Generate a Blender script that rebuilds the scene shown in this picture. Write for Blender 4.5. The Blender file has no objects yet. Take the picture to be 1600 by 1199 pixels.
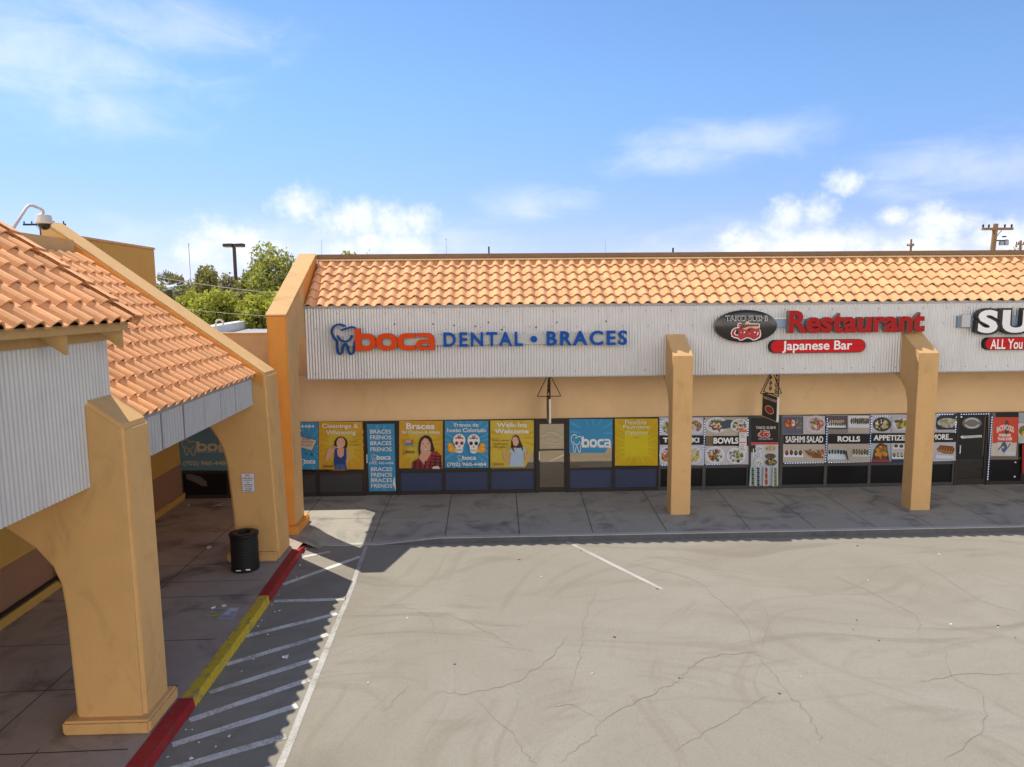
import bpy, bmesh, math, random
import numpy as np
from mathutils import Vector, Matrix
random.seed(7)
R = math.radians
SC = bpy.context.scene
COL = SC.collection

# ------------------------------------------------------------------ camera
F = 1109.0; CX, CY = 800.0, 599.5
YAW, PITCH, ROLL, H = R(1.9), R(6.66), R(0.5), 5.6
FW = Vector((math.sin(YAW)*math.cos(PITCH), math.cos(YAW)*math.cos(PITCH), -math.sin(PITCH)))
_r0 = Vector((math.cos(YAW), -math.sin(YAW), 0)); _u0 = _r0.cross(FW)
RT = _r0*math.cos(ROLL) - _u0*math.sin(ROLL)
UP = _u0*math.cos(ROLL) + _r0*math.sin(ROLL)
cam = bpy.data.cameras.new('camera'); cam.sensor_width = 36; cam.lens = F/1600*36
cam.clip_start = .1; cam.clip_end = 12000
camo = bpy.data.objects.new('camera', cam); COL.objects.link(camo)
m = Matrix.Identity(4)
for i in range(3):
    m[i][0] = RT[i]; m[i][1] = UP[i]; m[i][2] = -FW[i]
m[2][3] = H
camo.matrix_world = m
SC.camera = camo

# ------------------------------------------------------------------ sun and sky
SD = Vector((-.45, .42, 1.0)).normalized()          # towards the sun
ELEV = math.asin(SD.z); AZ = math.atan2(SD.x, SD.y)
sun = bpy.data.lights.new('sun', 'SUN'); sun.energy = 4.15; sun.angle = R(.5); sun.color = (1, .94, .85)
suno = bpy.data.objects.new('sun', sun); COL.objects.link(suno)
suno.rotation_euler = SD.to_track_quat('Z', 'Y').to_euler()
suno.location = (-20, 20, 40)
SC.view_settings.view_transform = 'Standard'; SC.view_settings.look = 'None'
SC.view_settings.gamma = 1; SC.view_settings.exposure = 0.43
SC.view_settings.use_curve_mapping = False

W = bpy.data.worlds.new('World'); SC.world = W; W.use_nodes = True
wn, wl = W.node_tree.nodes, W.node_tree.links
for n in list(wn): wn.remove(n)
def N(t, **kw):
    n = wn.new(t)
    for k, v in kw.items(): setattr(n, k, v)
    return n
def M_(op, a, b=None, c=None, clamp=False):
    n = N('ShaderNodeMath', operation=op); n.use_clamp = clamp
    for i, v in enumerate((a, b, c)):
        if v is None: continue
        if isinstance(v, (int, float)): n.inputs[i].default_value = v
        else: wl.new(v, n.inputs[i])
    return n.outputs[0]
sky = N('ShaderNodeTexSky'); sky.sky_type = 'NISHITA'; sky.sun_disc = False
sky.sun_elevation = ELEV; sky.sun_rotation = AZ % (2*math.pi)
sky.air_density = 1.0; sky.dust_density = .25; sky.ozone_density = 2.2; sky.altitude = 600
tc = N('ShaderNodeTexCoord')
sep = N('ShaderNodeSeparateXYZ'); wl.new(tc.outputs['Generated'], sep.inputs[0])
el = M_('ARCSINE', sep.outputs[2]); az = M_('ARCTAN2', sep.outputs[0], sep.outputs[1])
cmb = N('ShaderNodeCombineXYZ'); wl.new(az, cmb.inputs[0]); wl.new(el, cmb.inputs[1])
def noise(scale, detail, rough, vec=None, sc=(1, 1, 1), dist=0):
    mp = N('ShaderNodeMapping'); mp.inputs['Scale'].default_value = sc
    wl.new(vec or cmb.outputs[0], mp.inputs[0])
    n = N('ShaderNodeTexNoise'); n.inputs['Scale'].default_value = scale; n.inputs['Detail'].default_value = detail
    n.inputs['Roughness'].default_value = rough; n.inputs['Distortion'].default_value = dist
    wl.new(mp.outputs[0], n.inputs['Vector']); return n.outputs[0]
def pix_dir(x, y):
    d = (FW + RT*((x-CX)/F) - UP*((y-CY)/F)).normalized()
    return math.atan2(d.x, d.y), math.asin(d.z)
def blob(x, y, rx, ry):
    a, e = pix_dir(x, y)
    s = N('ShaderNodeVectorMath', operation='SUBTRACT'); wl.new(cmb.outputs[0], s.inputs[0]); s.inputs[1].default_value = (a, e, 0)
    q = N('ShaderNodeVectorMath', operation='MULTIPLY'); wl.new(s.outputs[0], q.inputs[0]); q.inputs[1].default_value = (F/rx, F/ry, 0)
    l = N('ShaderNodeVectorMath', operation='LENGTH'); wl.new(q.outputs[0], l.inputs[0])
    return M_('SUBTRACT', 1.0, l.outputs['Value'])
def union(bl):
    o = bl[0]
    for b in bl[1:]: o = M_('MAXIMUM', o, b)
    return o
def sstep(v, a, b):
    n = N('ShaderNodeMapRange', interpolation_type='SMOOTHSTEP'); n.inputs[1].default_value = a; n.inputs[2].default_value = b
    wl.new(v, n.inputs[0]); return n.outputs[0]
cum = union([blob(*b) for b in [(330, 385, 55, 55), (385, 385, 60, 42), (470, 320, 62, 34), (545, 345, 75, 42), (610, 350, 60, 46), (655, 345, 38, 34), (600, 385, 110, 36),
      (1160, 380, 52, 38), (1225, 345, 52, 44), (1280, 338, 42, 38), (1325, 284, 38, 24), (1270, 380, 110, 34), (1395, 340, 28, 18), (1480, 350, 66, 38), (1450, 388, 90, 26), (1560, 375, 70, 36)]])
nz1 = noise(26, 8, .62); nz2 = noise(70, 5, .6)
cumv = M_('ADD', cum, M_('MULTIPLY', M_('SUBTRACT', nz1, .5), 1.5))
cumv = M_('ADD', cumv, M_('MULTIPLY', M_('SUBTRACT', nz2, .5), .5))
cumm = M_('MULTIPLY', sstep(cumv, .04, .95), .82)
cir = union([blob(*b) for b in [(60, 90, 260, 120), (175, 170, 150, 55), (250, 40, 220, 60), (1140, 215, 210, 40), (1060, 250, 150, 40), (830, 318, 110, 42)  , (1530, 260, 220, 60), (520, 380, 420, 60), (1300, 385, 420, 60)]])
nzc = noise(9, 7, .6, sc=(1, 2.6, 1), dist=.6)
civ = M_('MULTIPLY', sstep(M_('ADD', cir, M_('MULTIPLY', M_('SUBTRACT', nzc, .5), 1.6)), .0, 1.15), .42)
dens = M_('ADD', cumm, M_('MULTIPLY', civ, M_('SUBTRACT', 1.0, cumm)), clamp=True)
# sky colour: the Nishita sky, cooled a little
tint = N('ShaderNodeMix', data_type='RGBA', blend_type='MULTIPLY'); tint.inputs[0].default_value = 1
wl.new(sky.outputs[0], tint.inputs[6])
tm = N('ShaderNodeMix', data_type='RGBA'); wl.new(sstep(el, .03, .30), tm.inputs[0])
tm.inputs[6].default_value = (.84, .80, 1.18, 1); tm.inputs[7].default_value = (.97, 1.15, 1.34, 1)
wl.new(tm.outputs[2], tint.inputs[7])
cl = N('ShaderNodeMix', data_type='RGBA'); wl.new(dens, cl.inputs[0]); wl.new(tint.outputs[2], cl.inputs[6])
cshade = N('ShaderNodeMix', data_type='RGBA'); wl.new(sstep(nz1, .35, .65), cshade.inputs[0])
cshade.inputs[6].default_value = (7.2, 7.6, 8.3, 1); cshade.inputs[7].default_value = (8.6, 8.7, 8.9, 1)
wl.new(cshade.outputs[2], cl.inputs[7])
# added bright fill in the unseen sky behind the camera, lifting shaded walls
rear_fill = M_('MULTIPLY', sstep(M_('MULTIPLY', sep.outputs[1], -1.0), .0, .55), M_('SUBTRACT', 1.0, sstep(el, .25, .70)))
rear_fill = M_('MULTIPLY', rear_fill, sstep(noise(3.0, 6, .6), .30, .58))
rb = N('ShaderNodeMix', data_type='RGBA'); wl.new(rear_fill, rb.inputs[0]); wl.new(cl.outputs[2], rb.inputs[6]); rb.inputs[7].default_value = (22.5, 20.4, 17.6, 1)
bg = N('ShaderNodeBackground'); bg.inputs[1].default_value = .1
wl.new(rb.outputs[2], bg.inputs[0])
wo = N('ShaderNodeOutputWorld'); wl.new(bg.outputs[0], wo.inputs[0])

# ------------------------------------------------------------------ materials
def mat(name, col, rough=.85, var=.12, scale=3.0, bump=0.0, bscale=40.0, metal=0.0, island=0.0, spec=.3, stain=None, emit=0, coat=0):
    """procedural surface: base colour with two scales of mottling, optional stains, fine bump, per-piece tint"""
    M = bpy.data.materials.new(name); M.use_nodes = True
    n, l = M.node_tree.nodes, M.node_tree.links
    b = n['Principled BSDF']; b.inputs['Roughness'].default_value = rough; b.inputs['Metallic'].default_value = metal
    b.inputs['Specular IOR Level'].default_value = spec
    if coat: b.inputs['Coat Weight'].default_value = coat
    c = (col[0], col[1], col[2], 1)
    if emit:
        b.inputs['Emission Color'].default_value = c; b.inputs['Emission Strength'].default_value = emit
    geo = n.new('ShaderNodeNewGeometry')
    out = None
    if var:
        def nz(s, d):
            t = n.new('ShaderNodeTexNoise'); t.inputs['Scale'].default_value = s; t.inputs['Detail'].default_value = d; t.inputs['Roughness'].default_value = .6
            l.new(geo.outputs['Position'], t.inputs['Vector']); return t.outputs[0]
        a = n.new('ShaderNodeMath'); a.operation = 'ADD'; l.new(nz(scale*.25, 4), a.inputs[0]); l.new(nz(scale*2.2, 5), a.inputs[1])
        mr = n.new('ShaderNodeMapRange'); mr.inputs[1].default_value = .6; mr.inputs[2].default_value = 1.4
        mr.inputs[3].default_value = 1-var; mr.inputs[4].default_value = 1+var; l.new(a.outputs[0], mr.inputs[0])
        fac = mr.outputs[0]
        if island:
            mi = n.new('ShaderNodeMapRange'); mi.inputs[3].default_value = 1-island; mi.inputs[4].default_value = 1+island
            l.new(geo.outputs['Random Per Island'], mi.inputs[0])
            mm = n.new('ShaderNodeMath'); mm.operation = 'MULTIPLY'; l.new(fac, mm.inputs[0]); l.new(mi.outputs[0], mm.inputs[1]); fac = mm.outputs[0]
        vm = n.new('ShaderNodeVectorMath'); vm.operation = 'SCALE'; vm.inputs[0].default_value = col; l.new(fac, vm.inputs['Scale'])
        out = vm.outputs[0]
        if stain:
            scol, sscale, lo, hi, stretch = stain
            mp = n.new('ShaderNodeMapping'); mp.inputs['Scale'].default_value = stretch; l.new(geo.outputs['Position'], mp.inputs[0])
            t = n.new('ShaderNodeTexNoise'); t.inputs['Scale'].default_value = sscale; t.inputs['Detail'].default_value = 6; t.inputs['Roughness'].default_value = .65
            t.inputs['Distortion'].default_value = .8
            l.new(mp.outputs[0], t.inputs['Vector'])
            s = n.new('ShaderNodeMapRange'); s.interpolation_type = 'SMOOTHSTEP'; s.inputs[1].default_value = lo; s.inputs[2].default_value = hi
            s.inputs[4].default_value = scol[3]
            l.new(t.outputs[0], s.inputs[0])
            mx = n.new('ShaderNodeMix'); mx.data_type = 'RGBA'; l.new(s.outputs[0], mx.inputs[0]); l.new(out, mx.inputs[6]); mx.inputs[7].default_value = (*scol[:3], 1)
            out = mx.outputs[2]
        l.new(out, b.inputs['Base Color'])
    else:
        b.inputs['Base Color'].default_value = c
    if bump:
        t = n.new('ShaderNodeTexNoise'); t.inputs['Scale'].default_value = bscale; t.inputs['Detail'].default_value = 4
        l.new(geo.outputs['Position'], t.inputs['Vector'])
        bp = n.new('ShaderNodeBump'); bp.inputs['Strength'].default_value = bump; bp.inputs['Distance'].default_value = .02
        l.new(t.outputs[0], bp.inputs['Height']); l.new(bp.outputs[0], b.inputs['Normal'])
    return M
MT = {}
MT['stucco'] = mat('tan_stucco', (.60, .37, .16), .9, .07, 1.5, .25, 60, stain=((.40, .235, .10, .75), 2.2, .50, .80, (1, 1, .5)))
MT['stucco_left'] = mat('golden_stucco', (.62, .375, .15), .9, .07, 1.2, .25, 60, stain=((.42, .24, .09, .75), 2.0, .50, .80, (1, 1, .45)))
MT['stucco_pale'] = mat('pale_stucco', (.70, .49, .28), .9, .06, 1.2, .2, 60, stain=((.48, .34, .20, .7), 1.6, .55, .85, (1, 1, .5)))
MT['stucco_orange'] = mat('orange_stucco', (.66, .285, .06), .9, .07, 1.4, .25, 60, stain=((.40, .15, .03, .6), 1.5, .52, .85, (1, 1, .5)))
MT['stucco_brown'] = mat('brown_stucco', (.29, .155, .085), .9, .12, 3, .3, 60)
MT['stucco_ochre'] = mat('ochre_stucco', (.52, .30, .075), .9, .07, 1.5, .2, 60)
MT['trim_tan'] = mat('tan_painted_wood', (.50, .31, .12), .6, .12, 6, .15, 80, stain=((.2, .12, .06, .6), 6, .6, .8, (1, 1, 1)))
MT['trim_cream'] = mat('cream_flashing', (.70, .50, .28), .6, .08, 4)
MT['trim_brown'] = mat('brown_coping', (.20, .12, .065), .55, .15, 4)
MT['tile'] = mat('terracotta_tile', (.73, .395, .195), .9, .09, 9, .15, 60, spec=.08, island=.13, stain=((.66, .42, .28, .6), 2.0, .5, .75, (1, 1, 1)))
MT['tile_left'] = mat('red_terracotta_tile', (.76, .375, .16), .8, .10, 9, .15, 60, island=.14, stain=((.62, .35, .20, .6), 2.2, .5, .75, (1, 1, 1)))
MT['under'] = mat('roof_felt', (.03, .022, .018), .95, .2, 6)
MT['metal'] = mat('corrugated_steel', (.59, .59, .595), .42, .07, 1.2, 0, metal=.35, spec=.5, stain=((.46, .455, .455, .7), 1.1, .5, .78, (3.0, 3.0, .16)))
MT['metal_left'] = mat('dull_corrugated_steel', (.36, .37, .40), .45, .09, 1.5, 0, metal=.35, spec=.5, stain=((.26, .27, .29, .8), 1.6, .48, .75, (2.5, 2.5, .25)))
MT['metal_tower'] = mat('pale_corrugated_steel', (.55, .545, .53), .42, .07, 1.2, 0, metal=.25, spec=.4, stain=((.36, .36, .365, .75), 1.1, .5, .78, (3.0, 3.0, .16)))
MT['flash'] = mat('grey_flashing', (.33, .34, .37), .45, .1, 3, metal=.4)
MT['frame'] = mat('dark_bronze_aluminium', (.035, .028, .024), .45, .15, 5, metal=.2)
MT['frame_grey'] = mat('grey_aluminium', (.075, .073, .07), .45, .15, 5, metal=.3)
MT['navy'] = mat('navy_panel', (.034, .047, .10), .45, .12, 1.0, 0, stain=((.06, .06, .075, .6), .8, .5, .8, (1, 1, .6)))
MT['blackpanel'] = mat('black_panel', (.006, .006, .008), .3, .15, 3)
MT['greypanel'] = mat('grey_panel', (.042, .042, .046), .45, .15, 2)
MT['base'] = mat('dark_sill', (.05, .048, .047), .6, .2, 5)
MT['concrete'] = mat('pavement_concrete', (.345, .322, .262), .9, .10, 1.6, .2, 70, stain=((.13, .125, .12, .85), .9, .47, .72, (1, 1, 1)))
MT['arcade'] = mat('brown_stained_concrete', (.36, .295, .235), .9, .12, 1.6, .2, 70, stain=((.12, .10, .085, .85), .9, .47, .72, (1, 1, 1)))
MT['kerb_face'] = mat('shade_dark_kerb_face', (.10, .10, .105), .9, .25, 4, .2, 60)  # shadow on the kerb front painted in as a dark colour
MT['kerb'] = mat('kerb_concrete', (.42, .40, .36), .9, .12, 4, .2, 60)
MT['joint'] = mat('dark_joint', (.05, .045, .042), .95, .2, 8)
MT['red'] = mat('red_kerb_paint', (.33, .018, .02), .6, .2, 4, .15, 60, stain=((.12, .07, .06, .9), 9, .52, .64, (1, 1, 1)))
MT['yellow'] = mat('yellow_kerb_paint', (.60, .42, .03), .6, .15, 4, .15, 60, stain=((.25, .21, .12, .9), 8, .51, .64, (1, 1, 1)))
MT['black'] = mat('black_plastic', (.010, .010, .011), .4, .2, 8)
MT['white'] = mat('white_paint', (.78, .78, .77), .6, .05, 5)
MT['offwhite'] = mat('off_white_plastic', (.62, .58, .52), .5, .06, 5)
MT['wood'] = mat('weathered_timber', (.28, .165, .085), .9, .25, 6, .2, 30)
MT['pole_brown'] = mat('dark_brown_pole', (.06, .04, .03), .6, .15, 4)
MT['iron'] = mat('dark_iron', (.03, .027, .025), .5, .2, 8, metal=.4)
MT['wire'] = mat('pale_cable', (.30, .27, .18), .7, .1, 4)
MT['darkwire'] = mat('dark_cable', (.03, .03, .03), .7, .1, 4)
MT['led'] = mat('blue_white_led', (.55, .68, 1.0), .4, 0, emit=.8)
MT['sign_orange'] = mat('orange_acrylic', (.62, .055, .004), .5, .05, 4, spec=.15)
MT['sign_blue'] = mat('blue_acrylic', (.004, .075, .36), .55, .05, 4, spec=.12)
MT['sign_navy'] = mat('navy_acrylic', (.006, .065, .24), .55, .05, 4, spec=.12)
MT['sign_red'] = mat('red_acrylic', (.36, .014, .014), .55, .12, 6, spec=.15, stain=((.55, .12, .05, .7), 9, .66, .8, (1, 1, 1)))
MT['sign_red2'] = mat('bright_red_face', (.52, .012, .014), .5, .05, 3, spec=.15)
MT['sign_ret'] = mat('letter_return', (.24, .20, .15), .5, .15, 5)
MT['raceway'] = mat('grey_raceway', (.45, .45, .44), .5, .08, 3, metal=.2)
MT['raceway_blue'] = mat('blue_grey_raceway', (.24, .32, .42), .5, .1, 3, metal=.2)
MT['oval'] = mat('gloss_black_face', (.012, .011, .011), .22, .1, 2, spec=.6)
MT['membrane'] = mat('white_roof_membrane', (.62, .63, .63), .8, .08, .7)
MT['roofgrey'] = mat('grey_roof_membrane', (.34, .35, .36), .85, .1, .7)
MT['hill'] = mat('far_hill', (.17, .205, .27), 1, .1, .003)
MT['terrain'] = mat('dry_terrain', (.26, .21, .15), 1, .2, .05)

def asphalt():
    M = bpy.data.materials.new('worn_asphalt'); M.use_nodes = True
    n, l = M.node_tree.nodes, M.node_tree.links; b = n['Principled BSDF']; b.inputs['Roughness'].default_value = .92; b.inputs['Specular IOR Level'].default_value = .2
    geo = n.new('ShaderNodeNewGeometry')
    def tex(scale, detail=5, rough=.6, sc=(1, 1, 1), dist=0, vec=None):
        mp = n.new('ShaderNodeMapping'); mp.inputs['Scale'].default_value = sc; l.new(vec or geo.outputs['Position'], mp.inputs[0])
        t = n.new('ShaderNodeTexNoise'); t.inputs['Scale'].default_value = scale; t.inputs['Detail'].default_value = detail; t.inputs['Roughness'].default_value = rough; t.inputs['Distortion'].default_value = dist
        l.new(mp.outputs[0], t.inputs[0]); return t
    def rng(s, a, b_, c, d, smooth=True):
        r = n.new('ShaderNodeMapRange'); r.interpolation_type = 'SMOOTHSTEP' if smooth else 'LINEAR'
        for i, v in enumerate((a, b_, c, d)): r.inputs[i+1].default_value = v
        l.new(s, r.inputs[0]); return r.outputs[0]
    def mth(op, a, c):
        q = n.new('ShaderNodeMath'); q.operation = op
        for i, v in enumerate((a, c)):
            if isinstance(v, float): q.inputs[i].default_value = v
            else: l.new(v, q.inputs[i])
        return q.outputs[0]
    def mixc(f, a, c):
        q = n.new('ShaderNodeMix'); q.data_type = 'RGBA'; l.new(f, q.inputs[0])
        for i, v in ((6, a), (7, c)):
            if isinstance(v, tuple): q.inputs[i].default_value = (*v, 1)
            else: l.new(v, q.inputs[i])
        return q.outputs[2]
    # a slow warp makes squeegee swirls in the slurry coat
    w1 = tex(.11, 2, .5)
    wv = n.new('ShaderNodeVectorMath'); wv.operation = 'MULTIPLY_ADD'; l.new(w1.outputs['Color'], wv.inputs[0]); wv.inputs[1].default_value = (7, 7, 0); l.new(geo.outputs['Position'], wv.inputs[2])
    swirl = tex(.9, 4, .55, (.28, 1.5, 1), .5, wv.outputs[0])
    blot = tex(.35, 5, .6, (1, 1, 1), .8, wv.outputs[0])
    grain = tex(55, 3, .7); grit = tex(190, 2, .6)
    def polar(cx_, cy_, kr, kt):
        sub = n.new('ShaderNodeVectorMath'); sub.operation = 'SUBTRACT'; l.new(wv.outputs[0], sub.inputs[0]); sub.inputs[1].default_value = (cx_, cy_, 0)
        sp = n.new('ShaderNodeSeparateXYZ'); l.new(sub.outputs[0], sp.inputs[0])
        ln = n.new('ShaderNodeVectorMath'); ln.operation = 'LENGTH'; l.new(sub.outputs[0], ln.inputs[0])
        an = mth('ARCTAN2', sp.outputs[1], sp.outputs[0]); cb = n.new('ShaderNodeCombineXYZ')
        l.new(mth('MULTIPLY', ln.outputs['Value'], kr), cb.inputs[0]); l.new(mth('MULTIPLY', an, kt), cb.inputs[1]); return tex(1.0, 5, .62, (1, 1, 1), .3, cb.outputs[0])
    A, Bc, Cc = (.262, .238, .186), (.200, .178, .138), (.288, .265, .212)
    c = mixc(rng(blot.outputs[0], .40, .66, 0, 1), A, Cc)
    c = mixc(rng(swirl.outputs[0], .54, .70, 0, .8), c, Bc)
    c = mixc(rng(tex(.22, 5, .62, (1, 1, 1), 1.5).outputs[0], .56, .72, 0, .6), c, (.225, .19, .145))
    for (px_, py_, kr, kt, lo, am) in ((5.5, 10.0, 2.6, 1.2, .55, .34), (12.5, 12.5, 3.2, 1.4, .56, .36), (-1.0, 7.0, 2.2, 1.0, .57, .30), (9.0, 5.0, 6.0, 1.6, .59, .28)):
        c = mixc(rng(polar(px_, py_, kr, kt).outputs[0], lo, lo+.12, 0, am), c, (.196, .168, .122))
    # cracks: thin ridges of a warped cell pattern, kept only where a mask allows
    cv = n.new('ShaderNodeVectorMath'); cv.operation = 'MULTIPLY_ADD'; l.new(tex(.7, 6, .65).outputs['Color'], cv.inputs[0]); cv.inputs[1].default_value = (1.6, 1.6, 0); l.new(geo.outputs['Position'], cv.inputs[2])
    vo = n.new('ShaderNodeTexVoronoi'); vo.feature = 'DISTANCE_TO_EDGE'; vo.inputs['Scale'].default_value = .24; l.new(cv.outputs[0], vo.inputs['Vector'])
    c = mixc(rng(tex(17, 8, .72).outputs[0], .50, .68, 0, .38), c, (.20, .18, .142))
    c = mixc(rng(tex(13, 8, .72, (1, 1, 1), 0).outputs[0], .30, .44, .35, 0), c, (.33, .305, .245))
    c = mixc(rng(grain.outputs[0], .38, .72, 0, .42), c, (.19, .17, .132))
    c = mixc(rng(tex(95, 2, .6).outputs[0], .60, .70, 0, .55), c, (.10, .09, .075))
    c = mixc(rng(grit.outputs[0], .56, .72, 0, .60), c, (.46, .43, .37))
    l.new(c, b.inputs['Base Color'])
    bp = n.new('ShaderNodeBump'); bp.inputs['Strength'].default_value = .35; bp.inputs['Distance'].default_value = .01
    l.new(grit.outputs[0], bp.inputs['Height']); l.new(bp.outputs[0], b.inputs['Normal'])
    return M
MT['asphalt'] = asphalt()

def worn_paint(nm, k):
    M = bpy.data.materials.new(nm); M.use_nodes = True
    n, l = M.node_tree.nodes, M.node_tree.links; b = n['Principled BSDF']; b.inputs['Roughness'].default_value = .85
    geo = n.new('ShaderNodeNewGeometry')
    t = n.new('ShaderNodeTexNoise'); t.inputs['Scale'].default_value = 26; t.inputs['Detail'].default_value = 6; t.inputs['Roughness'].default_value = .75; l.new(geo.outputs['Position'], t.inputs[0])
    t2 = n.new('ShaderNodeTexNoise'); t2.inputs['Scale'].default_value = 2.2; t2.inputs['Detail'].default_value = 4; l.new(geo.outputs['Position'], t2.inputs[0])
    a = n.new('ShaderNodeMath'); a.operation = 'MULTIPLY_ADD'; l.new(t2.outputs[0], a.inputs[0]); a.inputs[1].default_value = .7; l.new(t.outputs[0], a.inputs[2])
    r = n.new('ShaderNodeMapRange'); r.inputs[1].default_value = .80; r.inputs[2].default_value = 1.06; l.new(a.outputs[0], r.inputs[0])
    mx = n.new('ShaderNodeMix'); mx.data_type = 'RGBA'; l.new(r.outputs[0], mx.inputs[0]); mx.inputs[6].default_value = (k, k*.96, k*.87, 1); mx.inputs[7].default_value = (.25, .23, .18, 1)
    l.new(mx.outputs[2], b.inputs['Base Color']); return M
MT['crack'] = mat('asphalt_crack', (.215, .188, .145), .95, .3, 6)
MT['line'] = worn_paint('worn_white_line', .43)
MT['hatch'] = worn_paint('shade_lifted_paint', .66)  # line paint brightened for the stripes that lie in shade

def glass(name, tint, refl):
    """storefront glass with a reflective film: dark body, mirror-like coat"""
    M = bpy.data.materials.new(name); M.use_nodes = True
    n, l = M.node_tree.nodes, M.node_tree.links; b = n['Principled BSDF']
    b.inputs['Base Color'].default_value = (*tint, 1); b.inputs['Roughness'].default_value = .25
    g = n.new('ShaderNodeBsdfGlossy'); g.inputs['Roughness'].default_value = .01; g.inputs['Color'].default_value = (.95, .80, .58, 1)
    t = n.new('ShaderNodeTexNoise'); t.inputs['Scale'].default_value = 1.1; geo = n.new('ShaderNodeNewGeometry'); l.new(geo.outputs['Position'], t.inputs[0])
    bp = n.new('ShaderNodeBump'); bp.inputs['Strength'].default_value = .03; bp.inputs['Distance'].default_value = .05; l.new(t.outputs[0], bp.inputs['Height']); l.new(bp.outputs[0], g.inputs['Normal'])
    mx = n.new('ShaderNodeMixShader'); mx.inputs[0].default_value = refl
    l.new(b.outputs[0], mx.inputs[1]); l.new(g.outputs[0], mx.inputs[2]); l.new(mx.outputs[0], n['Material Output'].inputs[0])
    return M
MT['glass'] = glass('mirrored_glass', (.03, .028, .025), .5)
MT['darkglass'] = glass('dark_glass', (.008, .008, .01), .10)

_flat = {}
def flat(col, rough=.5):
    key = tuple(round(c, 3) for c in col)
    if key not in _flat:
        _flat[key] = mat('printed_colour', col, rough, .05, 5)
    return _flat[key]
def srgb(r, g, b):
    return tuple(((c/255+.055)/1.055)**2.4 if c > 10 else c/255/12.92 for c in (r, g, b))

def leafmat(name, col, var=.35):
    M = mat(name, col, .6, .12, 2, island=var, spec=.2)
    b = M.node_tree.nodes['Principled BSDF']; n, l = M.node_tree.nodes, M.node_tree.links
    tr = n.new('ShaderNodeBsdfTranslucent'); 
    src = b.inputs['Base Color'].links[0].from_socket
    sc = n.new('ShaderNodeVectorMath'); sc.operation = 'MULTIPLY'; sc.inputs[1].default_value = (1.3, 1.3, .6); l.new(src, sc.inputs[0]); l.new(sc.outputs[0], tr.inputs[0])
    mx = n.new('ShaderNodeMixShader'); mx.inputs[0].default_value = .4; l.new(b.outputs[0], mx.inputs[1]); l.new(tr.outputs[0], mx.inputs[2]); l.new(mx.outputs[0], n['Material Output'].inputs[0])
    return M
MT['leaf_bright'] = leafmat('bright_green_leaves', (.35, .36, .07))
MT['leaf_mid'] = leafmat('mid_green_leaves', (.285, .29, .085))
MT['leaf_olive'] = leafmat('olive_leaves', (.28, .265, .11))
MT['leaf_grey'] = leafmat('grey_green_leaves', (.25, .235, .14))
MT['leaf_pink'] = leafmat('reddish_leaves', (.22, .14, .10))
MT['bark'] = mat('bark', (.10, .07, .045), .95, .3, 8)

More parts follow.
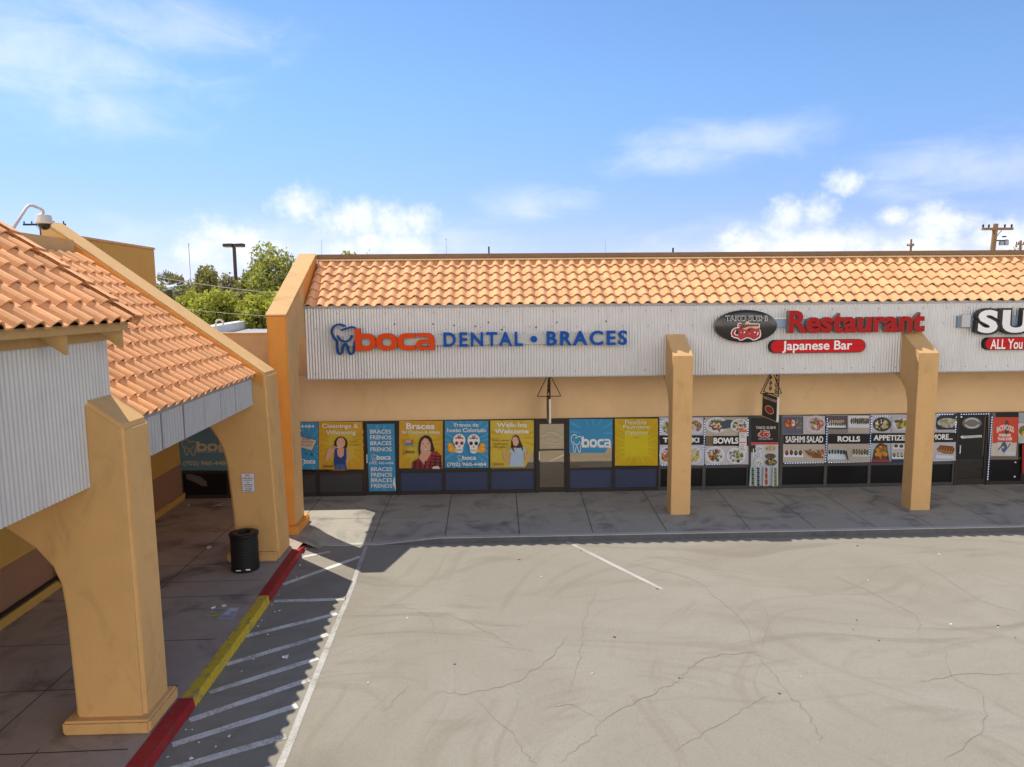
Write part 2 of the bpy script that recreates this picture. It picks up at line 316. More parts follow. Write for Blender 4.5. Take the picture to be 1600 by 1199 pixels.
# ------------------------------------------------------------------ helpers
def at(x, y, Y):
    d = FW + RT*((x-CX)/F) - UP*((y-CY)/F)
    return Vector((0, 0, H)) + d*(Y/d.y)
class MB:
    def __init__(s): s.v = []; s.f = []; s.m = []; s.mats = []
    def mi(s, m):
        m = MT[m] if isinstance(m, str) else m
        if m not in s.mats: s.mats.append(m)
        return s.mats.index(m)
    def add(s, vs, fs, m):
        o = len(s.v); k = s.mi(m); s.v += [tuple(v) for v in vs]
        for f in fs: s.f.append(tuple(i+o for i in f)); s.m.append(k)
    def box(s, x0, x1, y0, y1, z0, z1, m):
        s.add([(x0, y0, z0), (x1, y0, z0), (x1, y1, z0), (x0, y1, z0), (x0, y0, z1), (x1, y0, z1), (x1, y1, z1), (x0, y1, z1)],
              [(0, 3, 2, 1), (4, 5, 6, 7), (0, 1, 5, 4), (1, 2, 6, 5), (2, 3, 7, 6), (3, 0, 4, 7)], m)
    def hexa(s, p, m):   # 4 bottom + 4 top corners
        s.add(p, [(0, 3, 2, 1), (4, 5, 6, 7), (0, 1, 5, 4), (1, 2, 6, 5), (2, 3, 7, 6), (3, 0, 4, 7)], m)
    def quad(s, a, b, c, d, m): s.add([a, b, c, d], [(0, 1, 2, 3)], m)
    def prism(s, pts, axis, a, b, m):
        """extrude a closed 2-D outline; axis 'x': pts are (y,z); 'y': (x,z); 'z': (x,y)"""
        put = {'x': lambda p, t: (t, p[0], p[1]), 'y': lambda p, t: (p[0], t, p[1]), 'z': lambda p, t: (p[0], p[1], t)}[axis]
        n = len(pts); vs = [put(p, a) for p in pts]+[put(p, b) for p in pts]
        fs = [tuple(range(n)), tuple(range(2*n-1, n-1, -1))]+[(i, i+n, (i+1) % n+n, (i+1) % n) for i in range(n)]
        s.add(vs, fs, m)
    def tube(s, path, r, m, n=6, r2=None):
        path = [Vector(p) for p in path]; k = len(path); vs = []
        for i, p in enumerate(path):
            t = (path[min(i+1, k-1)]-path[max(i-1, 0)]).normalized()
            a = t.cross(Vector((0, 0, 1)) if abs(t.z) < .9 else Vector((1, 0, 0))).normalized(); b = t.cross(a)
            rr = r if r2 is None else r+(r2-r)*i/(k-1)
            vs += [p+(a*math.cos(2*math.pi*j/n)+b*math.sin(2*math.pi*j/n))*rr for j in range(n)]
        fs = [(i*n+j, i*n+(j+1) % n, (i+1)*n+(j+1) % n, (i+1)*n+j) for i in range(k-1) for j in range(n)]
        fs += [tuple(range(n-1, -1, -1)), tuple((k-1)*n+j for j in range(n))]
        s.add(vs, fs, m)
    def lathe(s, prof, c, m, n=24, cap=True):
        vs = []; k = len(prof)
        for r, z in prof: vs += [(c[0]+r*math.cos(2*math.pi*j/n), c[1]+r*math.sin(2*math.pi*j/n), c[2]+z) for j in range(n)]
        fs = [(i*n+j, i*n+(j+1) % n, (i+1)*n+(j+1) % n, (i+1)*n+j) for i in range(k-1) for j in range(n)]
        if cap: fs += [tuple(range(n-1, -1, -1)), tuple((k-1)*n+j for j in range(n))]
        s.add(vs, fs, m)
    def build(s, name, parent=None, loc=None, bevel=0, smooth=False, seg=2):
        base = Vector(loc) if loc is not None else (Vector(parent['_loc']) if parent is not None else Vector((0, 0, 0)))
        me = bpy.data.meshes.new(name); me.from_pydata([tuple(Vector(v)-base) for v in s.v], [], s.f)
        for mt in s.mats: me.materials.append(mt)
        me.polygons.foreach_set('material_index', s.m)
        if bevel or smooth:
            bm = bmesh.new(); bm.from_mesh(me)
            if bevel:
                bmesh.ops.remove_doubles(bm, verts=bm.verts, dist=1e-4)
                ed = [e for e in bm.edges if len(e.link_faces) == 2 and e.calc_face_angle(0) > R(35)]
                bmesh.ops.bevel(bm, geom=ed, offset=bevel, segments=seg, affect='EDGES', clamp_overlap=True)
            if smooth:
                for f in bm.faces: f.smooth = True
            bm.to_mesh(me); bm.free()
        me.update()
        o = bpy.data.objects.new(name, me); COL.objects.link(o)
        if parent is not None: o.parent = parent; o['_loc'] = tuple(base)
        else: o.location = base; o['_loc'] = tuple(base)
        return o
def thing(name, label, cat, loc=(0, 0, 0), group=None):
    o = bpy.data.objects.new(name, None); COL.objects.link(o); o.location = loc; o['_loc'] = tuple(loc); o.empty_display_size = .2
    o['label'] = label; o['category'] = cat
    if group: o['group'] = group
    return o
def tag(o, label, cat, group=None):
    o['label'] = label; o['category'] = cat
    if group: o['group'] = group
    return o
def struct(o): o['kind'] = 'structure'; return o

_tc = {}
def text_geo(t, bold=0.0, ext=0.0, bev=0.0, space=1.0):
    key = (t, bold, ext, bev, space)
    if key not in _tc:
        cu = bpy.data.curves.new('txt', 'FONT'); cu.body = t; cu.size = 1; cu.offset = bold; cu.extrude = ext; cu.bevel_depth = bev; cu.resolution_u = 4; cu.space_character = space
        ob = bpy.data.objects.new('txt', cu); COL.objects.link(ob); bpy.context.view_layer.update()
        me = bpy.data.meshes.new_from_object(ob.evaluated_get(bpy.context.evaluated_depsgraph_get()))
        vs = [v.co.copy() for v in me.vertices]; fs = [tuple(p.vertices) for p in me.polygons]
        bpy.data.objects.remove(ob); bpy.data.curves.remove(cu); bpy.data.meshes.remove(me)
        _tc[key] = (vs, fs)
    return _tc[key]
def curve_geo(loops, ext=0.0):
    """filled outline (even-odd) from closed 2-D loops, optionally extruded to +-ext"""
    cu = bpy.data.curves.new('shp', 'CURVE'); cu.dimensions = '2D'; cu.fill_mode = 'BOTH'; cu.extrude = ext
    for lp in loops:
        sp = cu.splines.new('POLY'); sp.points.add(len(lp)-1); sp.use_cyclic_u = True
        for p, q in zip(sp.points, lp): p.co = (q[0], q[1], 0, 1)
    ob = bpy.data.objects.new('shp', cu); COL.objects.link(ob); bpy.context.view_layer.update()
    me = bpy.data.meshes.new_from_object(ob.evaluated_get(bpy.context.evaluated_depsgraph_get()))
    vs = [v.co.copy() for v in me.vertices]; fs = [tuple(p.vertices) for p in me.polygons]
    bpy.data.objects.remove(ob); bpy.data.curves.remove(cu); bpy.data.meshes.remove(me)
    return vs, fs
def arc(cx, cy, r, a0, a1, n=6, ry=None):
    ry = ry or r
    return [(cx+r*math.cos(R(a0+(a1-a0)*i/n)), cy+ry*math.sin(R(a0+(a1-a0)*i/n))) for i in range(n+1)]
def rrect(x0, y0, x1, y1, r):
    return arc(x1-r, y0+r, r, -90, 0)+arc(x1-r, y1-r, r, 0, 90)+arc(x0+r, y1-r, r, 90, 180)+arc(x0+r, y0+r, r, 180, 270)
def smooth_path(p, n=6):
    out = []
    q = [p[0]]+list(p)+[p[-1]]
    for i in range(1, len(q)-2):
        for k in range(n):
            t = k/n; P0, P1, P2, P3 = q[i-1], q[i], q[i+1], q[i+2]
            out.append(tuple(.5*(2*P1[j]+(P2[j]-P0[j])*t+(2*P0[j]-5*P1[j]+4*P2[j]-P3[j])*t*t+(3*P1[j]-P0[j]-3*P2[j]+P3[j])*t**3) for j in range(len(P1))))
    out.append(tuple(p[-1])); return out
def band(path, w):
    """outline loop of a constant-width stroke along a path"""
    L, Rr = [], []
    for i, p in enumerate(path):
        a, b = path[max(i-1, 0)], path[min(i+1, len(path)-1)]
        dx, dy = b[0]-a[0], b[1]-a[1]; d = math.hypot(dx, dy) or 1
        L.append((p[0]-dy/d*w/2, p[1]+dx/d*w/2)); Rr.append((p[0]+dy/d*w/2, p[1]-dx/d*w/2))
    return L, Rr
# the squared rounded letters of the dental sign: unit = x-height 1
def boca_letters():
    w, t = .30, .27
    b = [[(0, 0)]+arc(1.10-.42, .42, .42, -90, 0)+arc(1.10-.42, 1-.42, .42, 0, 90)+[(w, 1), (w, 1.3), (0, 1.3)], rrect(w, t, 1.10-w, 1-t, .18)]
    o = [rrect(0, 0, 1.12, 1, .44), rrect(w, t, 1.12-w, 1-t, .2)]
    c = [[(.95, 0), (.95, t)]+list(reversed(arc(w+.18, t+.18, .18, 180, 270)))+list(reversed(arc(w+.18, 1-t-.18, .18, 90, 180)))+[(.95, 1-t), (.95, 1)]+arc(.42, 1-.42, .42, 90, 180)+arc(.42, .42, .42, 180, 270)]
    a = [[(1.02, 0)]+arc(1.02-.4, .6, .4, 0, 90)+[(.06, 1), (.06, 1-.22), (.60, .78)]+arc(.60, .66, .12, 90, 0, 3)+[(.72, .62)]+arc(.3, .31, .30, 90, 270, 8, .31), rrect(.27, .20, .74, .41, .08)]
    return [(b, 1.10), (o, 1.12), (c, .95), (a, 1.02)]
TOOTH = [(265, 130), (205, 113), (150, 135), (126, 190), (146, 245), (178, 290), (182, 350), (193, 405), (214, 422), (234, 400), (240, 350), (262, 316), (284, 330), (296, 375), (314, 416), (338, 420), (356, 392), (358, 330), (374, 275), (390, 225), (384, 170), (345, 142), (290, 153), (228, 174)]
SMILE = [(186, 228), (212, 272), (262, 291), (312, 274), (340, 226)]

class Print(MB):
    """flat printed artwork on a vertical plane, drawn in layers; coordinates are drafting pixels on that plane"""
    def __init__(s, ox, oy, sc, Y):
        super().__init__(); s.o = (ox, oy, sc); s.Y = Y; s.k = 0
    def P(s, u, v, lay):
        p = at(s.o[0]+u/s.o[2], s.o[1]+v/s.o[2], s.Y); p.y = s.Y - .0012*lay; return p
    def poly(s, pts, col):
        s.k += 1; s.add([s.P(u, v, s.k) for u, v in pts], [tuple(range(len(pts)))], flat(col) if not isinstance(col, str) else col)
    def rect(s, u0, v0, u1, v1, col): s.poly([(u0, v0), (u0, v1), (u1, v1), (u1, v0)], col)
    def ell(s, cu, cv, ru, rv, col, n=20, rot=0):
        c, d = math.cos(R(rot)), math.sin(R(rot))
        s.poly([(cu+ru*math.cos(t)*c-rv*math.sin(t)*d, cv+ru*math.cos(t)*d+rv*math.sin(t)*c) for t in [-2*math.pi*i/n for i in range(n)]], col)
    def shape(s, geo, box, col):
        vs, fs = geo; s.k += 1
        x0 = min(v[0] for v in vs); x1 = max(v[0] for v in vs); y0 = min(v[1] for v in vs); y1 = max(v[1] for v in vs)
        u0, v0, u1, v1 = box
        s.add([s.P(u0+(v[0]-x0)/(x1-x0)*(u1-u0), v1-(v[1]-y0)/(y1-y0)*(v1-v0), s.k) for v in vs], fs, flat(col))
    def text(s, t, u0, v0, u1, v1, col, bold=0.0): s.shape(text_geo(t, bold), (u0, v0, u1, v1), col)
    def logo(s, u0, v0, u1, v1, col, tooth=True):
        """the dental wordmark with its tooth outline"""
        L = boca_letters(); tw = sum(w for _, w in L)+.06*3; wd = u1-u0
        x = u0+(wd*.27 if tooth else 0); k = (u1-x)/tw; h = v1-v0
        for lp, w in L:
            top = max(p[1] for p in lp[0])
            s.shape(curve_geo(lp), (x, v0+h*.10+(1.3-top)/1.3*h*.62, x+w*k, v0+h*.72), col); s.k -= 1
            x += (w+.06)*k
        s.k += 1
        if tooth:
            a, b = band(smooth_path(TOOTH, 3), 14)
            s.strip(a, b, (u0, v0, u0+wd*.27, v1), col, TOOTH); s.k -= 1
            a, b = band(smooth_path(SMILE, 3), 12); s.strip(a, b, (u0, v0, u0+wd*.27, v1), col, TOOTH); s.k += 0
    def strip(s, a, b, box, col, ref):
        x0 = min(p[0] for p in ref); x1 = max(p[0] for p in ref); y0 = min(p[1] for p in ref); y1 = max(p[1] for p in ref)
        u0, v0, u1, v1 = box; s.k += 1
        mp = lambda p: s.P(u0+(p[0]-x0)/(x1-x0)*(u1-u0), v0+(p[1]-y0)/(y1-y0)*(v1-v0), s.k)
        n = len(a); s.add([mp(p) for p in a]+[mp(p) for p in b], [(i, i+1, i+1+n, i+n) for i in range(n-1)], flat(col))
    def done(s, name, label, cat, group=None):
        c = Vector((0, 0, 0))
        for v in s.v: c += Vector(v)
        c /= len(s.v)
        return tag(s.build(name, loc=c), label, cat, group)

# ================================================================== GROUND
ZA = -.14
b = MB(); b.quad((-60, -30, ZA), (70, -30, ZA), (70, 70, ZA), (-60, 70, ZA), 'asphalt'); struct(b.build('parking_lot'))
b = MB(); b.quad((-6000, -6000, -.35), (6000, -6000, -.35), (6000, 9000, -.35), (-6000, 9000, -.35), 'terrain'); struct(b.build('terrain'))
# main pavement in front of the shops, ramping down to the lot near the inner corner
YS, YK = 20.36, 16.40
def ramp(x, y):
    k = max(0, min(1, (x+4.4)/.4))*max(0, min(1, (-1.3-x)/1.3))
    return (ZA+.012)*k*max(0, min(1, (18.2-y)/1.6))
b = MB()
xs = [-9.3+i*.35 for i in range(28)]+[1+i*2.0 for i in range(14)]
xs = sorted(x for x in xs if x > -4.5); ys = [YK+.16+i*(YS-YK-.16)/12 for i in range(13)]
vs = [(x, y, ramp(x, y)) for y in ys for x in xs]; n = len(xs)
b.add(vs, [(j*n+i, j*n+i+1, (j+1)*n+i+1, (j+1)*n+i) for j in range(len(ys)-1) for i in range(n-1)], 'concrete')
b.quad((-9.2, 3, 0), (-4.38, 3, 0), (-4.42, 15.95, 0), (-9.2, 15.95, 0), 'arcade'); b.quad((-9.2, 15.95, 0), (-4.42, 15.95, 0), (-4.38, 16.56, 0), (-9.2, 16.56, 0), 'arcade'); b.quad((-4.41, 16.3, -.004), (-4.0, 16.2, ZA+.002), (-3.9, 16.75, ZA+.03), (-4.40, 16.75, .002), 'concrete')
b.quad((-9.2, 16.56, 0), (-5.9, 16.56, 0), (-5.9, YS, 0), (-9.2, YS, 0), 'arcade'); b.quad((-5.9, 16.56, 0), (xs[0], 16.56, 0), (xs[0], YS, 0), (-5.9, YS, 0), 'concrete')
struct(b.build('pavement'))
b = MB()
kx = [x for x in xs if x >= -4.2]
for x0, x1 in zip(kx, kx[1:]):
    z0, z1 = ramp(x0, YK+.16), ramp(x1, YK+.16)
    b.hexa([(x0, YK, ZA-.05), (x1, YK, ZA-.05), (x1, YK+.16, ZA-.05), (x0, YK+.16, ZA-.05), (x0, YK+.012, z0+.003), (x1, YK+.012, z1+.003), (x1, YK+.16, z1+.003), (x0, YK+.16, z0+.003)], 'kerb')
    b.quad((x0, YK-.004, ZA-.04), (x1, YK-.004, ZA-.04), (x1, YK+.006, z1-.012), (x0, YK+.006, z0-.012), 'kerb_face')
struct(b.build('kerb'))
# expansion joints (grooves read as dark thin strips)
b = MB()
def joint(a, c, w=.016):
    a, c = Vector(a), Vector(c); d = (c-a).normalized(); s = Vector((-d.y, d.x, 0))*w/2; k = max(2, int((c-a).length/.4))
    for i in range(k):
        p, q = a.lerp(c, i/k), a.lerp(c, (i+1)/k)
        zp = (ramp(p.x, p.y) if p.y > 16.55 else 0)+.004; zq = (ramp(q.x, q.y) if q.y > 16.55 else 0)+.004
        b.quad((p.x-s.x, p.y-s.y, zp), (p.x+s.x, p.y+s.y, zp), (q.x+s.x, q.y+s.y, zq), (q.x-s.x, q.y-s.y, zq), 'joint')
for x0, x1 in ((-4.87, -4.88), (-2.85, -2.86), (-1.12, -1.09), (.76, .70), (2.66, 2.48), (4.50, 4.28), (6.69, 6.33), (8.12, 7.95), (9.6, 9.45), (11.0, 10.9), (12.7, 12.6), (14.42, 14.28), (16.2, 16.0)):
    joint((x0, 20.3, 0), (x1, 16.57, 0))
joint((-4.4, 18.1, 0), (-1.6, 18.1, 0), .01)
for y in (7.2, 8.55, 10.05, 11.5, 13.3, 14.05, 15.0, 17.3): joint((-8.7, y-.1, 0), (-4.62, y, 0))
joint((-6.5, 5, 0), (-6.55, 20.2, 0)); joint((-5.75, 5, 0), (-5.75, 8.6, 0), .01)
struct(b.build('pavement_joint'))
# painted kerb of the left arcade
KX = lambda y: -4.27 if y < 12.4 else -4.27-.013*(y-12.4)*1.6
b = MB()
def kerb(b, y0, y1, m, wt):
    k = max(1, int((y1-y0)/.6))
    for i in range(k):
        a, c = y0+(y1-y0)*i/k, y0+(y1-y0)*(i+1)/k
        xa, xc = KX(a), KX(c); za = lambda y: 0 if y < 15.95 else ZA*.8*min(1, (y-15.95)/.5)
        b.hexa([(xa-wt, a, ZA-.05), (xa+.03, a, ZA-.05), (xc+.03, c, ZA-.05), (xc-wt, c, ZA-.05), (xa-wt, a, .005+za(a)), (xa, a, .005+za(a)), (xc, c, .005+za(c)), (xc-wt, c, .005+za(c))], m)
def kerb_piece(y0, y1, m, wt): 
    q = MB(); kerb(q, y0, y1, m, wt); return struct(q.build('painted_kerb', bevel=.0))
kerb_piece(3, 9.70, 'red', .21); kerb_piece(9.702, 13.25, 'yellow', .17); kerb_piece(13.252, 16.45, 'red', .20)
# painted lines
def line(name, a, c, w, ends=0):
    q = MB(); a, c = Vector((*a, 0)), Vector((*c, 0)); d = (c-a).normalized(); s = Vector((-d.y, d.x, 0))*w/2; k = max(2, int((c-a).length/.25))
    rnd = random.Random(hash(name) % 99 + int(a.x*100)+int(a.y*37))
    L = [a.lerp(c, i/k)+s*(1+rnd.uniform(-.10, .10)) for i in range(k+1)]; Q = [a.lerp(c, i/k)-s*(1+rnd.uniform(-.10, .10)) for i in range(k+1)]
    vs = [(p.x, p.y, ZA+.004) for p in L]+[(p.x, p.y, ZA+.004) for p in Q]
    q.add(vs, [(i, i+1, i+k+2, i+k+1) for i in range(k)], 'hatch' if name == 'hatch_line' else 'line'); return struct(q.build(name))
for a, c in [((-4.27, 11.86), (-2.86, 12.68)), ((-4.25, 10.90), (-2.84, 11.86)), ((-4.20, 10.08), (-2.82, 11.03)), ((-4.20, 9.38), (-2.80, 10.38)), ((-4.20, 8.83), (-2.80, 9.67)),
             ((-4.20, 8.22), (-2.76, 8.95)), ((-4.10, 7.6), (-2.76, 8.3)), ((-4.20, 13.31), (-2.83, 13.33)), ((-4.26, 14.12), (-2.96, 15.66)), ((-4.28, 15.70), (-3.72, 16.02))]:
    line('hatch_line', a, c, .125)
line('lane_line', (-2.62, 5), (-2.66, 8.66), .10)
line('lane_line', (-2.66, 8.66), (-2.77, 11.85), .10); line('lane_line', (-2.77, 11.85), (-2.80, 13.37), .09); line('lane_line', (-2.80, 13.37), (-2.94, 16.3), .09)
line('stall_line', (1.82, 16.38), (3.40, 13.47), .10)

def ground_px(u, v):
    d = FW+RT*((600+u/1.6-CX)/F)-UP*((840+v/1.6-CY)/F); return Vector((0, 0, H))+d*((ZA-H)/d.z)
def crack(path, w, seed, m='crack'):
    rnd = random.Random(seed); P = smooth_path(path, 6); Q = [ground_px(*p) for p in P]; b = MB(); L, T = [], []
    fine = []
    for p, q in zip(Q, Q[1:]):
        k = max(1, int((q-p).length/.12))
        fine += [p.lerp(q, i/k) for i in range(k)]
    fine.append(Q[-1]); n = len(fine)
    for i, p in enumerate(fine):
        d = (fine[min(i+1, n-1)]-fine[max(i-1, 0)]).normalized(); s = Vector((-d.y, d.x, 0)); p = p+s*rnd.uniform(-.035, .035); ww = w*rnd.uniform(.35, 1.2)*min(1, .25+i/6, .25+(n-1-i)/6)
        L.append((p.x+s.x*ww/2, p.y+s.y*ww/2, ZA+.003)); T.append((p.x-s.x*ww/2, p.y-s.y*ww/2, ZA+.003))
    b.add(L+T, [(i, i+1, n+i+1, n+i) for i in range(n-1)], m); struct(b.build('asphalt_crack'))
for i, pth in enumerate(([(130, 385), (205, 390), (310, 370), (370, 335), (430, 285), (455, 245)], [(540, 460), (605, 425), (690, 380), (740, 355), (770, 320), (830, 295), (930, 288)], [(930, 288), (905, 225), (880, 190), (830, 150), (780, 110), (700, 85), (610, 65)],
        [(930, 288), (965, 330), (1010, 390), (1050, 430), (1075, 470), (1100, 520)], [(540, 460), (520, 500), (440, 560)], [(1090, 80), (1180, 120), (1270, 165), (1330, 200), (1340, 250)], [(1340, 362), (1430, 345), (1600, 340)],
        [(230, 405), (310, 480), (350, 540), (380, 565)], [(530, 130), (510, 180), (495, 250), (490, 300), (465, 390)], [(400, 425), (470, 420), (540, 460)], [(0, 175), (80, 180), (120, 215), (130, 270)], [(160, 190), (250, 235), (325, 270)], [(265, 272), (400, 290)],
        [(730, 535), (800, 490), (900, 430), (960, 395)], [(1300, 40), (1400, 100), (1500, 160), (1600, 190)], [(920, 150), (960, 200), (945, 280)], [(1400, 270), (1420, 345), (1500, 400), (1490, 490), (1400, 560)], [(620, 60), (720, 50), (820, 70)], [(0, 435), (40, 395), (60, 365)])): crack(pth, .016 if i < 8 else .010, 40+i)
# ================================================================== ROOF TILES
def tile_roof(b, origin, along, up, nrow, ncol, m, pitch=.305, expo=.37, seed=1, lift=.048, hgt=.075):
    """S-tiles: origin = eave corner, along = unit vector along the eave, up = unit vector up the slope"""
    rnd = random.Random(seed); along, up = Vector(along), Vector(up); nrm = along.cross(up).normalized()
    if nrm.z < 0: nrm = -nrm
    K = 9; T = .026
    prof = []
    for i in range(K+1):
        t = i/K
        if t < .62: q = t/.62; h = hgt*math.sin(math.pi*q)**.8 if 0 < q < 1 else 0
        else: q = (t-.62)/.38; h = -.012*math.sin(math.pi*q)
        prof.append((t*(pitch+.012), h))
    L = expo+.05
    for r in range(nrow):
        for c in range(ncol):
            o = Vector(origin)+along*(c*pitch+rnd.uniform(-.006, .006))+up*(r*expo+rnd.uniform(-.008, .008))+nrm*(.012+rnd.uniform(-.004, .006))
            sk = rnd.uniform(-.005, .005)
            lo = [o+along*x+nrm*(h+lift) for x, h in prof]; hi = [o+along*(x*.97+sk)+up*L+nrm*(h*.92) for x, h in prof]
            lo2 = [p-nrm*T for p in lo]
            vs = lo+hi+lo2; k = K+1
            fs = [(i, i+1, i+1+k, i+k) for i in range(K)]+[(i+2*k, i+1+2*k, i+1, i) for i in range(K)]
            fs += [(0, k, 2*k), (K, 2*k+K, k+K)]
            b.add(vs, fs, m)
def corrugated(b, p0, p1, z0, z1, m, pitch=.0745, amp=.010, zf=None):
    """wavy sheet between two plan points; z0 may be (za, zb) for a sloping lower edge"""
    p0, p1 = Vector((*p0, 0)), Vector((*p1, 0)); d = p1-p0; Ln = d.length; d.normalize(); s = Vector((d.y, -d.x, 0))
    n = int(Ln/pitch*8); vs = []
    for i in range(n+1):
        x = Ln*i/n; q = p0+d*x+s*(amp*math.sin(2*math.pi*x/pitch))
        vs += [(q.x, q.y, zf(q) if zf else z0), (q.x, q.y, z1)]
    b.add(vs, [(2*i, 2*i+2, 2*i+3, 2*i+1) for i in range(n)], m)

# ================================================================== MAIN BUILDING
SLOPE = R(35.6)
mb = thing('shop_building', 'long tan stucco shop building with terracotta tile roof and grey corrugated fascia', 'building', (10, 20.35, 0))
XR = 24.0
b = MB(); b.box(-4.98, XR, 20.35, 20.6, 2.19, 4.74, 'stucco_pale'); b.box(-8.87, -4.98, 20.35, 20.6, 2.19, 3.5, 'stucco_pale'); b.box(-9.25, -8.87, 20.34, 20.6, 0, 3.5, 'stucco_pale'); b.box(-9.25, -5.0, 20.6, 20.9, 3.3, 3.48, 'stucco_pale'); b.box(-12, -5.0, 20.9, 21.1, 0, 4.70, 'stucco_pale'); b.box(-8.87, -7.1, 20.33, 20.6, 0, .13, 'stucco_pale')
b.box(-12, -5.0, 20.87, 21.14, 4.70, 4.745, 'stucco_pale')
b.build('wall', mb)
b = MB(); b.box(-4.7, XR, 20.62, 38, -.1, 6.35, 'stucco_pale'); b.box(-4.7, XR, 20.62, 38, 6.352, 6.40, 'roofgrey'); b.build('rear_wall', mb)
b = MB(); b.box(-4.70, XR, 18.83, 20.34, 3.62, 3.70, 'stucco_pale'); b.box(-4.74, XR, 18.76, 18.82, 3.62, 5.42, 'stucco_pale'); b.build('soffit', mb)
b = MB(); corrugated(b, (-4.755, 18.70), (XR, 18.70), 3.60, 5.50, 'metal')
# small bolts and rust specks in the corrugated fascia are real screws
rnd = random.Random(4)
for z in (5.30, 4.90, 3.72):
    for i in range(40): xx = -4.5+i*.62+rnd.uniform(-.05, .05); b.box(xx, xx+.018, 18.683, 18.694, z, z+.018, 'iron')
for xx, zz in ((-2.45, 5.0), (-1.45, 4.99), (-.35, 4.92), (.35, 4.83), (1.25, 4.88), (1.8, 5.0), (3.1, 5.02), (.0, 5.02), (-.9, 4.95)): b.box(xx, xx+.035, 18.682, 18.694, zz, zz+.035, 'iron')
b.build('corrugated_fascia', mb)
b = MB(); b.box(-4.755, XR, 18.66, 18.685, 5.44, 5.51, 'flash'); b.box(-4.755, XR, 18.69, 18.75, 3.575, 3.600, 'flash'); b.build('fascia_trim', mb)
up = (0, math.cos(SLOPE), math.sin(SLOPE))
b = MB(); e0 = Vector((0, 18.66, 5.47)); e1 = e0+Vector(up)*2.1
b.quad((-4.755, e0.y, e0.z), (XR, e0.y, e0.z), (XR, e1.y, e1.z), (-4.755, e1.y, e1.z), 'under'); b.build('roof_deck', mb)
b = MB(); tile_roof(b, (-4.74, 18.625, 5.46), (1, 0, 0), up, 6, 94, 'tile', expo=.358, seed=3); b.build('tile_roof', mb)
b = MB(); b.box(-4.755, XR, 20.34, 20.62, 6.35, 6.86, 'stucco'); b.box(-4.74, XR, 20.24, 20.34, 6.745, 6.785, 'trim_cream'); b.build('ridge_flashing', mb)
b = MB(); b.box(-4.755, XR, 20.28, 20.66, 6.80, 6.925, 'trim_brown'); b.build('coping', mb)
# end wall with a raking top, arch behind its leg enlarged so the sun patch forms
prof = [(16.98, .0), (17.80, 0), (17.80, 3.0), (17.83, 3.8), (17.92, 4.25), (18.10, 4.54), (18.40, 4.68), (20.33, 4.72), (20.33, 6.92), (20.20, 6.92), (16.98, 5.30)]
b = MB(); b.prism(prof, 'x', -5.22, -4.76, 'stucco_orange')
ew = b.build('end_wall', mb, bevel=.025)
b = MB(); b.box(-5.32, -4.66, 16.86, 18.0, -.14, .20, 'stucco_orange'); b.build('plinth', mb, bevel=.03)
# tan paint skin on the inner side and the raking top of that wall
b = MB(); b.prism([(17.0, .2), (17.79, .2), (17.79, 3.0), (17.82, 3.8), (17.91, 4.26), (18.09, 4.55), (18.40, 4.69), (18.66, 4.70), (18.66, 6.10), (17.0, 5.27)], 'x', -4.758, -4.752, 'stucco'); b.build('inner_face', mb)
b = MB(); b.prism([(16.965, 5.285), (20.22, 6.922), (20.22, 6.95), (16.965, 5.32)], 'x', -5.235, -4.745, 'stucco'); b.build('wall_cap', mb, bevel=.008)
pprof = [(17.88, 0), (18.33, 0), (18.30, 1.95), (18.28, 2.60), (18.31, 2.90), (18.42, 3.16), (18.62, 3.36), (18.86, 3.52), (19.2, 3.615), (18.75, 3.615), (18.75, 3.60), (18.702, 3.60), (18.702, 4.68), (17.88, 4.16)]
for x0, x1 in ((4.715, 5.225), (11.10, 11.625), (17.5, 18.02)):
    b = MB(); b.prism(pprof, 'x', x0, x1, 'stucco'); b.build('pillar', mb, bevel=.012)

# storefront: frames, panes, panels and doors --------------------------------
FY = 20.35
mx = [-5.0, -3.70, -2.60, -1.335, -.005, 1.345]       # mullion centres (dental)
def mull(b, x, w, z0, z1, m, y0=20.27): b.box(x-w/2, x+w/2, y0, FY+.05, z0, z1, m)
def window(x0, x1, panel, fm, zrail, pane='darkglass'):
    b = MB(); z1 = 2.19
    b.box(x0, x0+.045, 20.27, 20.36, 0, z1, fm); b.box(x1-.045, x1, 20.27, 20.36, 0, z1, fm)
    b.box(x0+.045, x1-.045, 20.275, 20.36, z1-.05, z1-.001, fm); b.box(x0+.045, x1-.045, 20.275, 20.36, zrail-.05, zrail+.03, fm)
    b.box(x0+.045, x1-.045, 20.265, 20.36, 0, .105, 'base' if fm == 'frame_grey' else fm)
    w = b.build('window', mb)
    b = MB(); b.box(x0+.045, x1-.045, 20.312, 20.355, zrail+.03, z1-.05, pane); b.build('pane', w)
    b = MB(); b.box(x0+.045, x1-.045, 20.305, 20.355, .105, zrail-.05, panel); b.build('lower_panel', w)
    return w
